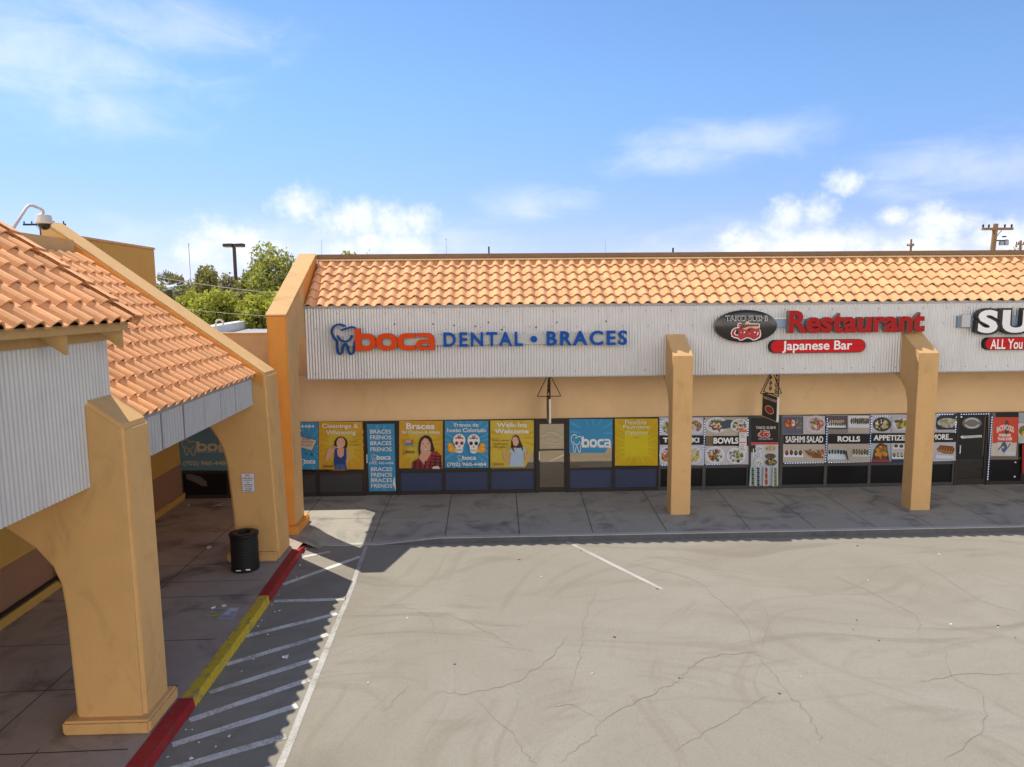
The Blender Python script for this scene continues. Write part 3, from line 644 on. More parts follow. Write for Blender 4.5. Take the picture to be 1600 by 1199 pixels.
def door(x0, x1, fm, pane, mid=None):
    b = MB(); z1 = 2.19
    b.box(x0, x0+.05, 20.26, 20.36, 0, z1, fm); b.box(x1-.05, x1, 20.26, 20.36, 0, z1, fm); b.box(x0+.05, x1-.05, 20.265, 20.36, z1-.06, z1-.001, fm)
    f = b.build('door', mb)
    b = MB(); a, c = x0+.055, x1-.055
    b.box(a, a+.07, 20.285, 20.34, .02, 2.12, fm); b.box(c-.07, c, 20.285, 20.34, .02, 2.12, fm); b.box(a+.07, c-.07, 20.287, 20.34, 2.03, 2.119, fm); b.box(a+.07, c-.07, 20.287, 20.34, .021, .16, fm)
    if mid: b.box(a+.07, c-.07, 20.28, 20.34, mid-.02, mid+.02, fm)
    b.build('door_leaf', f)
    b = MB(); b.box(a+.07, c-.07, 20.31, 20.345, .16, 2.03, pane); b.build('pane', f)
    b = MB(); b.tube([(a+.05, 20.285, .98), (a+.05, 20.22, .98), (a+.05, 20.22, 1.22), (a+.05, 20.285, 1.22)], .014, 'white'); b.build('handle', f)
    return f
window(-8.87, -7.55, 'blackpanel', 'frame', .78); window(-7.55, -6.27, 'blackpanel', 'frame', .78)
window(-6.27, -4.98, 'greypanel', 'frame', .70)
window(-4.97, -3.64, 'greypanel', 'frame', .70)
door(-3.64, -2.63, 'frame', 'darkglass')
window(-2.63, -1.335, 'navy', 'frame', .70); window(-1.333, -.005, 'navy', 'frame', .70); window(-.003, 1.33, 'navy', 'frame', .70, 'glass')
door(1.34, 2.30, 'frame', 'glass', mid=1.27)
window(2.305, 3.635, 'navy', 'frame', .70, 'glass'); window(3.637, 4.97, 'navy', 'frame', .70)
window(4.975, 6.31, 'blackpanel', 'frame_grey', .70); window(6.312, 7.63, 'blackpanel', 'frame_grey', .70)
door(7.64, 8.60, 'frame_grey', 'darkglass', mid=1.24)
window(8.605, 9.95, 'blackpanel', 'frame_grey', .70); window(9.952, 11.27, 'blackpanel', 'frame_grey', .70); window(11.272, 12.59, 'blackpanel', 'frame_grey', .70); window(12.592, 13.84, 'blackpanel', 'frame_grey', .70)
door(13.85, 14.88, 'frame', 'darkglass')
window(14.885, 15.95, 'blackpanel', 'frame', .80, 'darkglass'); window(15.952, 17.3, 'blackpanel', 'frame', .80); window(17.302, 18.7, 'blackpanel', 'frame', .80)
for i_ in range(4): window(18.702+i_*1.325, 20.025+i_*1.325, 'greypanel', 'frame', .80)

# ================================================================== LEFT WING
wg = thing('arcade_building', 'golden stucco arcade building with raking red tile roofs at the left', 'building', (-6.8, 12, 0))
def lw(y): return -8.30-.0345*(y-4)            # inner wall plane drifts a little
b = MB()
b.hexa([(lw(3)-.3, 3, 0), (lw(3), 3, 0), (lw(20.33), 20.33, 0), (lw(20.33)-.3, 20.33, 0), (lw(3)-.3, 3, 3.6), (lw(3), 3, 3.6), (lw(20.33), 20.33, 3.6), (lw(20.33)-.3, 20.33, 3.6)], 'stucco_ochre'); b.build('wall', wg)
b = MB(); y0, y1 = 3, 20.33
b.hexa([(lw(y0)-.1, y0, 0), (lw(y0)+.012, y0, 0), (lw(y1)+.012, y1, 0), (lw(y1)-.1, y1, 0), (lw(y0)-.1, y0, .98), (lw(y0)+.012, y0, .98), (lw(y1)+.012, y1, 1.03), (lw(y1)-.1, y1, 1.03)], 'stucco_brown'); b.build('wainscot', wg)
b = MB()
for ya, yb in ((3, 14.4), (17.6, 18.95), (19.02, 20.3)):
    b.hexa([(lw(ya), ya, 0), (lw(ya)+.07, ya, 0), (lw(yb)+.07, yb, 0), (lw(yb), yb, 0), (lw(ya), ya, .17), (lw(ya)+.07, ya, .17), (lw(yb)+.07, yb, .17), (lw(yb), yb, .17)], 'stucco_ochre')
b.build('skirting', wg)
b = MB(); b.box(-9.2, -5.25, 9.7, 15.15, 3.40, 3.48, 'stucco_pale'); b.box(-9.2, -5.15, 3, 8.98, 3.30, 3.38, 'stucco_pale'); b.build('soffit', wg)
SL = math.atan(.735)
cz = lambda x, x0, z0: z0+(x0-x)*math.tan(SL)
# two arcade walls with arches and raking tops
def arch_wall(y0, y1, xr, zr, xl, arch, xtop):
    p = [(xr, 0), (xtop, zr), (xl, cz(xl, xtop, zr)), (xl, 0)]
    return p[:1]+[(xtop, zr)]+p[2:]+arch
a1 = [(-8.78, 0), (-8.74, 1.6), (-8.5, 2.3), (-8.1, 2.75), (-7.5, 3.0), (-6.9, 3.0), (-6.5, 2.9), (-6.19, 2.76), (-5.85, 2.50), (-5.65, 2.24), (-5.56, 2.0), (-5.525, 1.56), (-5.51, .82), (-5.495, 0)]
b = MB(); b.prism(arch_wall(8.98, 9.66, -4.58, 4.06, -8.95, a1, -4.60), 'y', 8.98, 9.66, 'stucco_left'); b.build('pillar', wg, bevel=.05, seg=3)
a2 = [(-9.0, 0), (-8.95, 1.6), (-8.7, 2.4), (-8.3, 2.95), (-7.6, 3.33), (-6.9, 3.37), (-6.5, 3.28), (-6.17, 3.12), (-5.98, 2.93), (-5.84, 2.70), (-5.73, 2.40), (-5.68, 2.15), (-5.64, 1.6), (-5.60, 1.09), (-5.585, 0)]
b = MB(); b.prism(arch_wall(15.2, 16.02, -4.62, 4.09, -9.2, a2, -4.74), 'y', 15.2, 16.02, 'stucco_left'); b.build('pillar', wg, bevel=.05, seg=3)
b = MB(); b.box(-5.62, -4.49, 8.86, 9.74, 0, .19, 'stucco_left'); b.build('plinth', wg, bevel=.03)
b = MB(); b.box(-5.74, -4.655, 15.09, 16.10, 0, .20, 'stucco_left'); b.build('plinth', wg, bevel=.03)
# flank of the far raking wall, orange tile bounce painted into its colour
x0, x1 = -4.80, -8.80
b = MB(); b.prism([(x0, cz(x0, -4.74, 4.09)-.33), (x0, cz(x0, -4.74, 4.09)-.035), (x1, cz(x1, -4.74, 4.09)-.035), (x1, cz(x1, -4.74, 4.09)-.33)], 'y', 15.185, 15.2, 'stucco_orange'); b.build('wall_flank', wg)
# recessed tile roof, its eave and corrugated fascia
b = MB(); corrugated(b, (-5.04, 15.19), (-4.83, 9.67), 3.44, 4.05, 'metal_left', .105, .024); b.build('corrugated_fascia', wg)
b = MB(); b.hexa([(-4.86, 9.67, 4.0), (-4.80, 9.67, 4.0), (-5.01, 15.19, 4.0), (-5.07, 15.19, 4.0), (-4.86, 9.67, 4.07), (-4.80, 9.67, 4.07), (-5.01, 15.19, 4.07), (-5.07, 15.19, 4.07)], 'flash')
for y in (10.55, 11.4, 12.3, 13.15, 14.0, 14.7):
    x = -4.83-.21*(y-9.67)/5.52; b.box(x+.004, x+.014, y, y+.02, 3.44, 4.0, 'flash')
b.build('fascia_trim', wg)
al = Vector((-.21, 5.52, 0)).normalized(); uw = Vector((-math.cos(SL), 0, math.sin(SL)))
b = MB(); b.quad((-4.82, 9.66, 4.07), (-5.03, 15.19, 4.07), (-8.5, 15.19, 4.07+3.47*math.tan(SL)), (-8.5, 9.66, 4.07+3.68*math.tan(SL)), 'under'); b.build('roof_deck', wg)
b = MB(); tile_roof(b, (-4.735, 9.70, 4.045), al, uw, 12, 18, 'tile_left', expo=.355, seed=5, lift=.038); b.build('tile_roof', wg)
# parapets behind the ridge, plus an unseen slab added to block sun below
b = MB(); b.box(-9.15, -8.50, 9.7, 15.18, 5.5, 6.92, 'stucco'); b.box(-9.2, -6.6, 16.03, 20.3, 3.36, 3.48, 'stucco'); b.box(-9.2, -8.9, 16.03, 19.6, 4.2, 7.03, 'stucco_ochre'); b.box(-9.22, -8.87, 16.04, 19.62, 7.03, 7.09, 'stucco'); b.build('parapet', wg, bevel=.015)
b = MB(); b.box(-22, -9.21, 0, 19.6, -.1, 6.3, 'stucco'); b.box(-22, -9.21, 0, 19.6, 6.302, 6.34, 'roofgrey'); b.build('rear_wall', wg)
# taller front bay: metal wall, eave board, rafter tails and tile roof
b = MB(); corrugated(b, (-5.06, 9.60), (-5.06, 3.5), 3.30, 5.22, 'metal_tower', zf=lambda q: 3.30 if q.y < 8.978 else 4.36)
b.box(-8.7, -5.085, 9.55, 9.60, 4.4, 5.5, 'metal_tower'); b.build('corrugated_wall', wg)
b = MB(); b.box(-5.03, -4.985, 3.5, 9.5, 5.13, 5.25, 'trim_tan'); b.build('wall_board', wg)
b = MB(); b.box(-4.69, -4.645, 3.5, 9.36, 5.265, 5.365, 'trim_tan'); b.build('eave_board', wg)
for y in (4.3, 5.55, 6.80, 8.03, 9.24):
    b = MB(); b.prism([(-4.70, 5.27), (-4.70, 5.04), (-5.02, 5.04+.235), (-5.02, 5.5)], 'y', y, y+.075, 'trim_tan'); b.build('rafter', wg)
b = MB(); b.quad((-4.60, 3.5, 5.37), (-4.60, 9.36, 5.37), (-9.0, 9.36, 5.37+4.4*math.tan(SL)), (-9.0, 3.5, 5.37+4.4*math.tan(SL)), 'under'); b.build('roof_deck', wg)
b = MB(); tile_roof(b, (-4.57, 9.40-19*.305, 5.345), (0, 1, 0), uw, 14, 19, 'tile_left', expo=.362, seed=9, lift=.038)
# flat rake tiles capping the open end of that roof
for r in range(14):
    o = Vector((-4.555, 9.42, 5.36))+uw*(r*.362); n_ = Vector((math.sin(SL), 0, math.cos(SL)))
    p = []
    for (q, h, L_) in ((-.20, .115, 0), (.045, .085, 0), (.06, -.08, 0)): p.append(o+Vector((0, q, 0))+n_*(h+.02))
    hi = [v+uw*.40-n_*.03 for v in p]
    lo2 = [v-n_*.02+Vector((0, -.015, 0)) for v in p]
    b.add(p+hi+lo2, [(0, 1, 4, 3), (1, 2, 5, 4), (6, 7, 1, 0), (7, 8, 2, 1)], 'tile_left')
b.build('tile_roof', wg)
# low flat roof seen between the two buildings
lr = thing('low_roof_building', 'low flat grey roof with white parapet between the two shop buildings', 'building', (-12, 32, 0))
b = MB(); b.box(-22, -4.72, 21.15, 60, -.1, 4.35, 'roofgrey'); b.build('flat_roof', lr)
b = MB(); p, q = Vector((-10.3, 25.2, 0)), Vector((-14.8, 50.5, 0)); d = (q-p).normalized(); s = Vector((d.y, -d.x, 0))*.25
b.hexa([p-s, p+s, q+s, q-s]+[v+Vector((0, 0, 4.72)) for v in (p-s, p+s, q+s, q-s)], 'membrane'); 
b.hexa([v+Vector((0, 0, 4.0)) for v in (q-s, q+s, q+Vector((30, 0, 0))+s, q+Vector((30, 0, 0))-s)]+[v+Vector((0, 0, 4.72)) for v in (q-s, q+s, q+Vector((30, 0, 0))+s, q+Vector((30, 0, 0))-s)], 'membrane')
b.build('parapet', lr)
b = MB(); b.tube([(-9.4, 24.5, 4.36), (-8.2, 23.5, 4.42), (-6.5, 25.5, 4.40), (-6.0, 24.0, 4.42)], .09, 'membrane'); b.build('duct', lr)
b = MB(); g = at(340, 512, 21.6); b.tube([(g.x-.05, 21.6, 4.3)]+[(g.x-.05, 21.6, 5.0)]+[(g.x+.06-.11*math.cos(R(t)), 21.6, 5.0+.11*math.sin(R(t))) for t in (30, 60, 90, 120, 150, 180)]+[(g.x+.17, 21.6, 4.92)], .03, 'white'); 
tag(b.build('vent_pipe', loc=(g.x, 21.6, 4.35)), 'white gooseneck vent pipe on the low grey roof', 'pipe')

# ================================================================== FASCIA SIGNS
def letters_part(root, name, t, x0, x1, z0, z1, y, depth, face, ret, bold=0.0, space=1.0, each=True, sx=None):
    """channel letters standing off the fascia: one mesh per letter, faces proud of darker returns"""
    k = text_geo(t, bold, 0, 0, space)[0]
    X0 = min(v[0] for v in k); X1 = max(v[0] for v in k); Z0 = min(v[1] for v in k); Z1 = max(v[1] for v in k)
    fx = lambda u: x0+(u-X0)/(X1-X0)*(x1-x0); fz = lambda v: z0+(v-Z0)/(Z1-Z0)*(z1-z0)
    # letters one at a time, advancing by the width of the growing prefix
    for i, ch in enumerate(t):
        if ch == ' ': continue
        vs, fs = text_geo(ch, bold)
        if i:
            pv = text_geo(t[:i+1], bold, 0, 0, space)[0]; right = max(v[0] for v in pv)
            off = right-max(v[0] for v in vs)
        else: off = X0-min(v[0] for v in vs)
        put_letter(root, name, [(fx(v[0]+off), fz(v[1])) for v in vs], fs, y, depth, face, ret)
def put_letter(root, name, v2, fs, y, depth, face, ret):
    # boundary edges -> returns
    cnt = {}
    for f in fs:
        for a, c in zip(f, f[1:]+f[:1]): cnt[tuple(sorted((a, c)))] = cnt.get(tuple(sorted((a, c))), 0)+1
    b = MB(); n = len(v2)
    b.add([(x, y-depth, z) for x, z in v2], fs, face)
    ed = [e for e, k in cnt.items() if k == 1]
    vs = [(x, y-depth, z) for x, z in v2]+[(x, y, z) for x, z in v2]
    b.add(vs, [(a, c, c+n, a+n) for a, c in ed], ret)
    b.build(name, root)
YF = 18.685
dl = thing('dental_sign', 'orange and blue dental channel letter sign with tooth outline on grey fascia', 'sign', (-.2, 18.69, 4.6))
b = MB(); b.box(-3.75, 3.45, 18.60, 18.688, 4.46, 4.72, 'raceway'); b.build('raceway', dl)
YL = 18.60
p0, p1 = at(556.5, 547.5, YL), at(680, 547, YL); top = at(557, 513.5, YL).z
L = boca_letters(); tw = sum(w for _, w in L)+.02*3; k = (p1.x-p0.x)/tw; x = p0.x; hh = (top-p0.z)/1.3*1.02
for lp, w in L:
    vs, fs = curve_geo(lp)
    put_letter(dl, 'channel_letter', [(x+v[0]*k, p0.z-.01+v[1]*hh) for v in vs], fs, YL, .12, 'sign_orange', flat((.20, .03, .01)))
    x += (w+.02)*k
def sign_px(u, v): p = at(500+u/6.6667, 490+v/6.6667, YL); return (p.x, p.z)
def stroke3(root, name, path, w, y, depth, m, m2):
    a, c = band(smooth_path(path, 4), w); b = MB(); n = len(a)
    A = [sign_px(*q) for q in a]; C_ = [sign_px(*q) for q in c]
    vs = [(q[0], y-depth, q[1]) for q in A]+[(q[0], y-depth, q[1]) for q in C_]+[(q[0], y, q[1]) for q in A]+[(q[0], y, q[1]) for q in C_]
    b.add(vs, [(i, i+1, n+i+1, n+i) for i in range(n-1)], m)
    b.add(vs, [(i, i+1, 2*n+i+1, 2*n+i) for i in range(n-1)]+[(n+i, n+i+1, 3*n+i+1, 3*n+i) for i in range(n-1)]+[(0, n, 3*n, 2*n), (n-1, 2*n-1, 4*n-1, 3*n-1)], m2)
    b.build(name, root)
navy2 = flat((.006, .03, .10))
stroke3(dl, 'tooth_outline', TOOTH, 20, YL, .10, 'sign_navy', navy2); stroke3(dl, 'tooth_smile', SMILE, 18, YL-.01, .10, 'sign_navy', navy2)
a0, a1_ = at(693.5, 542, YL), at(817, 541.5, YL); letters_part(dl, 'channel_letter', 'DENTAL', a0.x, a1_.x, a0.z, at(693, 519.5, YL).z, YL, .09, 'sign_blue', navy2, .022, 1.25)
a0, a1_ = at(854, 540.5, YL), at(979, 540, YL); letters_part(dl, 'channel_letter', 'BRACES', a0.x, a1_.x, a0.z, at(854, 517.5, YL).z, YL, .09, 'sign_blue', navy2, .022, 1.25)
c0 = at(834, 530, YL); b = MB(); b.prism([(c0.x+.085*math.cos(t/24*6.2832), c0.z+.085*math.sin(t/24*6.2832)) for t in range(24)], 'y', YL-.09, YL, 'sign_blue'); b.build('dot', dl)

# oval sign with the octopus emblem
ov = thing('oval_sign', 'gloss black oval sign with red octopus emblem under white lettering', 'sign', (6.8, 18.69, 4.87))
oc = at(1165.5, 510, 18.55); orx, orz = .83, .425
b = MB(); n = 64
ring = lambda k, y: [(oc.x+orx*k*math.cos(2*math.pi*i/n), y, oc.z+orz*k*math.sin(2*math.pi*i/n)) for i in range(n)]
rings = [ring(1, 18.685), ring(1.01, 18.57), ring(1.0, 18.545)]
vs = sum(rings, []); b.add(vs, [(j*n+i, j*n+(i+1) % n, (j+1)*n+(i+1) % n, (j+1)*n+i) for j in range(2) for i in range(n)], 'sign_ret')
rings = [ring(1.0, 18.5449), ring(.95, 18.53), ring(.7, 18.505), ring(.35, 18.49)]
vs = sum(rings, [])+[(oc.x, 18.485, oc.z)]; f = [(j*n+i, j*n+(i+1) % n, (j+1)*n+(i+1) % n, (j+1)*n+i) for j in range(3) for i in range(n)]+[(3*n+i, 3*n+(i+1) % n, 4*n) for i in range(n)]
b.add(vs, f, 'oval'); b.build('sign_cabinet', ov, smooth=True)
pr = Print(1100, 470, 11.43, 18.478)
def octopus(pr, cx, cy, s, full=True):
    P = lambda pts: [(cx+u*s, cy+v*s) for u, v in pts]
    wh, rd, dk = (.80, .76, .72), (.40, .03, .035), (.02, .015, .015)
    body = [(-270, 20), (-245, -45), (-190, -80), (-140, -85), (-150, -130), (-125, -165), (-85, -170), (-55, -140), (-10, -145), (20, -190), (65, -190), (85, -155), (235, -155), (262, -140), (262, -95), (255, -60), (275, -30), (285, 40), (270, 100), (220, 130), (180, 150), (130, 150), (80, 120), (35, 110), (-15, 130), (-60, 155), (-110, 155), (-140, 120), (-210, 110), (-255, 80)]
    pr.poly(P(body), wh)
    inner = [(-255, 22), (-230, -38), (-180, -68), (-120, -74), (-80, -90), (250, -80), (262, -20), (268, 40), (252, 90), (205, 118), (170, 138), (135, 136), (85, 106), (35, 96), (-22, 116), (-65, 141), (-105, 141), (-130, 106), (-205, 96), (-240, 68)]
    pr.poly(P(inner), rd)
    pr.ell(cx-95*s, cy-120*s, 38*s, 36*s, rd); pr.ell(cx-100*s, cy-115*s, 9*s, 12*s, (.8, .5, .35)); pr.ell(cx+42*s, cy-150*s, 34*s, 34*s, (.66, .46, .24))
    pr.poly(P([(-60, -140), (245, -140), (245, -105), (60, -100), (-100, -55), (-120, -70)]), (.13, .045, .03))
    for u in (-10, 30, 75, 120, 165, 205): pr.ell(cx+u*s, cy-124*s, 7*s, 7*s, (.5, .25, .12))
    pr.poly(P([(-60, -62), (60, -98), (250, -102), (245, -80), (190, -55), (90, -84), (0, -40)]), (.62, .42, .28))
    pr.poly(P([(-200, 20), (-180, -35), (-145, -50), (-130, 10), (-140, 58), (-180, 55)]), dk)
    pr.poly(P([(-215, 20), (-185, -40), (-172, -36), (-195, 20), (-178, 45), (-140, 48), (-135, 62), (-185, 60)]), wh)
    pr.ell(cx+70*s, cy-35*s, 16*s, 20*s, dk); pr.poly(P([(-40, -10), (-5, -12), (-15, 10), (-30, 30), (-40, 28), (-28, 5)]), wh); pr.ell(cx+165*s, cy+5*s, 16*s, 13*s, wh); pr.poly(P([(215, 0), (232, 0), (228, 40), (205, 62), (200, 50), (212, 30)]), wh)
    pr.ell(cx-85*s, cy+10*s, 7*s, 8*s, wh); pr.ell(cx+72*s, cy+32*s, 6*s, 8*s, wh)
octopus(pr, 740, 560, .98)
pr.text('TAKO SUSHI', 376, 268, 1126, 364, (.72, .70, .66), .035); pr.text('TAKO SUSHI', 386, 277, 1116, 355, (.02, .018, .018), .004)
o = pr.build('emblem', ov)

rs = thing('restaurant_sign', 'red weathered channel letters reading Restaurant on a grey raceway', 'sign', (9.7, 18.69, 5.0))
b = MB(); q0 = at(1205, 508, 18.6); b.box(q0.x, 11.45, 18.6, 18.688, 4.83, 5.06, 'raceway_blue'); b.box(q0.x-.12, 11.5, 18.585, 18.688, 5.06, 5.085, 'white'); b.build('raceway', rs)
a0, a1_ = at(1228, 521, YL), at(1439, 516, YL)
letters_part(rs, 'channel_letter', 'Restaurant', a0.x, a1_.x, a0.z, at(1230, 485.5, YL).z, YL, .16, 'sign_red', 'sign_ret', .036, 1.02)
def pill(root_name, label, px0, px1, pyc, hpx, text, tb, loc):
    r = thing(root_name, label, 'sign', loc)
    c0, c1 = at(px0, pyc[0], 18.58), at(px1, pyc[1], 18.58); h = hpx/F*18.58/2; b = MB()
    pts = rrect(c0.x, c0.z-h, c1.x, c0.z+h, h*.98)
    b.prism(pts, 'y', 18.56, 18.687, flat((.012, .010, .010))); b.build('sign_cabinet', r)
    b = MB(); b.prism(rrect(c0.x+.03, c0.z-h+.012, c1.x-.015, c0.z+h-.012, h*.95), 'y', 18.552, 18.5595, 'sign_red2'); b.build('sign_face', r)
    vs, fs = text_geo(text, .018); X0 = min(v[0] for v in vs); X1 = max(v[0] for v in vs); Z0 = min(v[1] for v in vs); Z1 = max(v[1] for v in vs)
    t0, t1 = at(tb[0], tb[3], 18.55), at(tb[2], tb[1], 18.55)
    wx = lambda u: t0.x+(u-X0)/(X1-X0)*(t1.x-t0.x)
    words = text.split(' ')
    for k_, w_ in enumerate(words):
        ws, wf = text_geo(w_, .018); full = text_geo(' '.join(words[:k_+1]), .018)[0]; off = max(v[0] for v in full)-max(v[0] for v in ws)
        b = MB(); b.add([(wx(v[0]+off), 18.549, t0.z+(v[1]-Z0)/(Z1-Z0)*(t1.z-t0.z)) for v in ws], wf, 'white'); b.build('lettering', r)
pill('bar_sign', 'long red pill sign reading Japanese Bar in white', 1202, 1352, (542, 541), 21, 'Japanese Bar', (1222, 532, 1332, 552), (8.73, 18.69, 4.32))
pill('buffet_sign', 'red pill sign reading ALL You at the right edge of the photo', 1537, 1660, (537.5, 536), 20, 'ALL You Can Eat', (1547, 529, 1648, 546), (15, 18.69, 4.34))
su = thing('sushi_sign', 'large white letters with black outline starting SU above red pill sign', 'sign', (14.6, 18.69, 4.95))
b = MB(); q0 = at(1497, 504, 18.6); b.box(q0.x, 17.5, 18.60, 18.688, 4.78, 5.08, 'raceway_blue'); b.box(q0.x+.05, q0.x+.28, 18.52, 18.60, 4.80, 5.12, 'raceway'); b.build('raceway', su)
a0, a1_ = at(1518, 523.5, YL), at(1716, 518, YL); zt = at(1530, 481.5, YL).z
letters_part(su, 'channel_letter', 'SUSHI', a0.x, a1_.x, a0.z, zt, YL, .14, flat((.02, .02, .022)), flat((.05, .048, .045)), .085, 1.10)
n0 = len(su.children)
letters_part(su, 'letter_face', 'SUSHI', a0.x+.055, a1_.x-.055, a0.z+.05, zt-.05, YL-.143, .004, 'white', 'white', .045, 1.21)
# ================================================================== HANGING BLADE SIGNS
def blade(xc, label, art, y0, y1):
    r = thing('hanging_sign', label, 'sign', (xc, 19.4, 3.6), 'signs hanging under the soffit')
    zt = 3.62; b = MB()
    w = .33 if not art else .30; wz = 2.96
    for q in ([(xc-w, 19.45, wz), (xc+w, 19.45, wz)], [(xc-w, 19.45, wz), (xc, 19.45, zt)], [(xc+w, 19.45, wz), (xc, 19.45, zt)]): b.tube(q, .012, 'iron', 5)
    b.tube([(xc, y0, 2.94), (xc, y0, zt)], .016, 'iron', 5); b.tube([(xc, y1, 2.94), (xc, (y0+y1)/2-.1, zt)], .014, 'iron', 5); b.tube([(xc, y0, 2.94), (xc, y1, 2.94)], .016, 'iron', 5)
    def scroll(cy, cz, s, d):
        b.tube([(xc, cy+d*s*(1-t/14*.85)*math.cos(t*.75), cz+s*(1-t/14*.85)*math.sin(t*.75)) for t in range(15)], .010, 'iron', 4)
    for cz, s in ((3.05, .10), (3.20, .10), (3.36, .085), (3.50, .06)):
        scroll(y0+.15, cz, s, 1); 
        if cz < 3.4: scroll((y0+y1)/2+.03, cz+.03, s*.9, -1)
    b.build('bracket', r)
    b = MB(); zb, zz = (2.24, 2.90) if art else (2.26, 2.90)
    b.box(xc-.02, xc+.02, y0+.01, y1-.01, zb, zz, flat((.020, .017, .016)) if art else 'wood')
    for e in ((y0-.012, y0+.012), (y1-.012, y1+.012)): b.box(xc-.026, xc+.026, e[0], e[1], zb-.01, zz+.01, 'offwhite')
    b.box(xc-.026, xc+.026, y0+.012, y1-.012, zb-.012, zb+.004, 'offwhite')
    p = b.build('sign_board', r)
    # artwork on the side that faces the camera's left
    b = MB(); sx = xc-.0215; ym = (y0+y1)/2
    def side(pts, col, k): b.add([(sx-.0006*k, ym-(u)*(y1-y0)/2*-1, zb+(v+1)/2*(zz-zb)) for u, v in pts], [tuple(range(len(pts)))], flat(col))
    S = -1
    if art:
        side([(.62*math.cos(t*.5236)*S, -.25+.36*math.sin(t*.5236)) for t in range(12)], (.75, .7, .66), 1)
        side([(.54*math.cos(t*.5236)*S, -.25+.30*math.sin(t*.5236)) for t in range(12)], (.45, .03, .03), 2)
        side([(-.35, -.12), (.35, -.12), (.3, -.02), (-.3, -.02)], (.12, .04, .03), 3)
        vs, fs = text_geo('TAKO SUSHI', .02); X0 = min(v[0] for v in vs); X1 = max(v[0] for v in vs); Z1 = max(v[1] for v in vs)
        b.add([(sx-.0012, y1-.05-(v[0]-X0)/(X1-X0)*(y1-y0-.1), zb+.78*(zz-zb)+v[1]/Z1*.075) for v in vs], fs, 'white')
    else:
        for v in (-.55, -.2, .2, .55): side([(-.7, v), (.7, v+.02), (.7, v+.12), (-.7, v+.1)], (.10, .06, .035), 1)
    b.build('sign_art', r)
blade(1.67, 'brown edge-on blade sign on scrolled iron bracket above the glass dental door', False, 19.15, 20.05)
blade(7.90, 'black and red octopus blade sign on scrolled iron bracket above the restaurant door', True, 18.95, 20.0)

# ================================================================== WINDOW POSTERS
YP = 20.262
WHT, YEL, YEL2, BLU, BLU2 = (.70, .70, .68), (.53, .39, .04), (.55, .29, .03), (.035, .24, .46), (.075, .29, .48)
SKIN, SKIN2, HAIR, NAVY = (.58, .32, .21), (.48, .25, .16), (.045, .02, .014), (.015, .05, .19)
def rays(pr, u0, v0, u1, v1, cu, cv, col, n=18, seed=1):
    """printed sunburst behind the portraits"""
    rnd = random.Random(seed)
    def edge(t):
        dx, dy = math.cos(t), math.sin(t); k = 1e9
        for lim, c0, d in ((u0, cu, dx), (u1, cu, dx), (v0, cv, dy), (v1, cv, dy)):
            if abs(d) > 1e-6:
                q = (lim-c0)/d
                if q > 0: k = min(k, q)
        return cu+dx*k, cv+dy*k
    for i in range(n):
        t = 2*math.pi*(i+rnd.uniform(-.2, .2))/n; a, c = edge(t-.055), edge(t+.05); e0 = (cu+(a[0]-cu)*.55, cv+(a[1]-cv)*.55); e1 = (cu+(c[0]-cu)*.55, cv+(c[1]-cv)*.55)
        if abs(a[0]-c[0]) > 1 and abs(a[1]-c[1]) > 1: continue
        pr.poly([e0, a, c, e1], col)
def glow(pr, u0, v0, u1, v1, base, mid):
    pr.rect(u0, v0, u1, v1, base)
    for k in range(4):
        f = .06+.05*k; w, h = u1-u0, v1-v0; c = tuple(base[i]+(mid[i]-base[i])*(k+1)/4 for i in range(3))
        pr.poly([(u0+w*(.5-(.5-f)*math.copysign(abs(math.cos(t))**.55, math.cos(t))), v0+h*(.52-(.48-f)*math.copysign(abs(math.sin(t))**.55, math.sin(t)))) for t in [2*math.pi*i/28 for i in range(28)]], c)
def face(pr, cx, cy, w, h, tilt=0, smile=True):
    pr.ell(cx, cy, w, h, SKIN, 20, tilt)
    pr.ell(cx-w*.1, cy+h*.1, w*.72, h*.74, (.64, .37, .26), 18, tilt)
    for s in (-1, 1):
        pr.ell(cx+s*w*.40, cy-h*.16, w*.17, h*.075, WHT, 10); pr.ell(cx+s*w*.40, cy-h*.16, w*.085, h*.075, HAIR, 8); pr.rect(cx+s*w*.40-w*.2, cy-h*.34, cx+s*w*.40+w*.2, cy-h*.285, HAIR)
    pr.poly([(cx-w*.05, cy-h*.1), (cx+w*.06, cy-h*.1), (cx+w*.14, cy+h*.22), (cx-w*.13, cy+h*.22)], SKIN2)
    pr.ell(cx, cy+h*.48, w*.40, h*.13, (.40, .07, .06), 14); pr.ell(cx, cy+h*.46, w*.32, h*.075, WHT, 12)
G1 = 'printed posters on the dental office windows'
# 1: cut blue phone poster
pr = Print(460, 640, 8, YP)
pr.rect(10, 160, 300, 750, BLU); rays(pr, 10, 160, 300, 750, 150, 450, BLU2, 14, 2)
pr.text('(702) 960-4484', -290, 190, 250, 240, WHT, .015)
pr.poly([(20, 318), (70, 315), (95, 330), (285, 382), (262, 440), (225, 520), (60, 470), (20, 470)], (.05, .04, .04)); pr.poly([(20, 322), (60, 325), (95, 338), (278, 386), (222, 512), (60, 465), (20, 462)], (.52, .46, .38))
pr.poly([(40, 250), (95, 250), (100, 280), (70, 300), (95, 320), (60, 315), (45, 290)], (.06, .05, .05)); pr.poly([(45, 255), (90, 252), (92, 270), (66, 285), (50, 280)], (.6, .6, .6))
pr.text('Wow!', 100, 342, 205, 388, (.30, .16, .12), .02); pr.text('as low as low', 62, 380, 240, 420, (.25, .15, .12), .01); pr.text('$99 a month', 62, 425, 225, 462, (.25, .15, .12), .01)
pr.ell(150, 550, 8, 12, (.02, .03, .04)); pr.ell(220, 560, 16, 12, (.02, .03, .04)); pr.logo(72, 610, 262, 700, WHT)
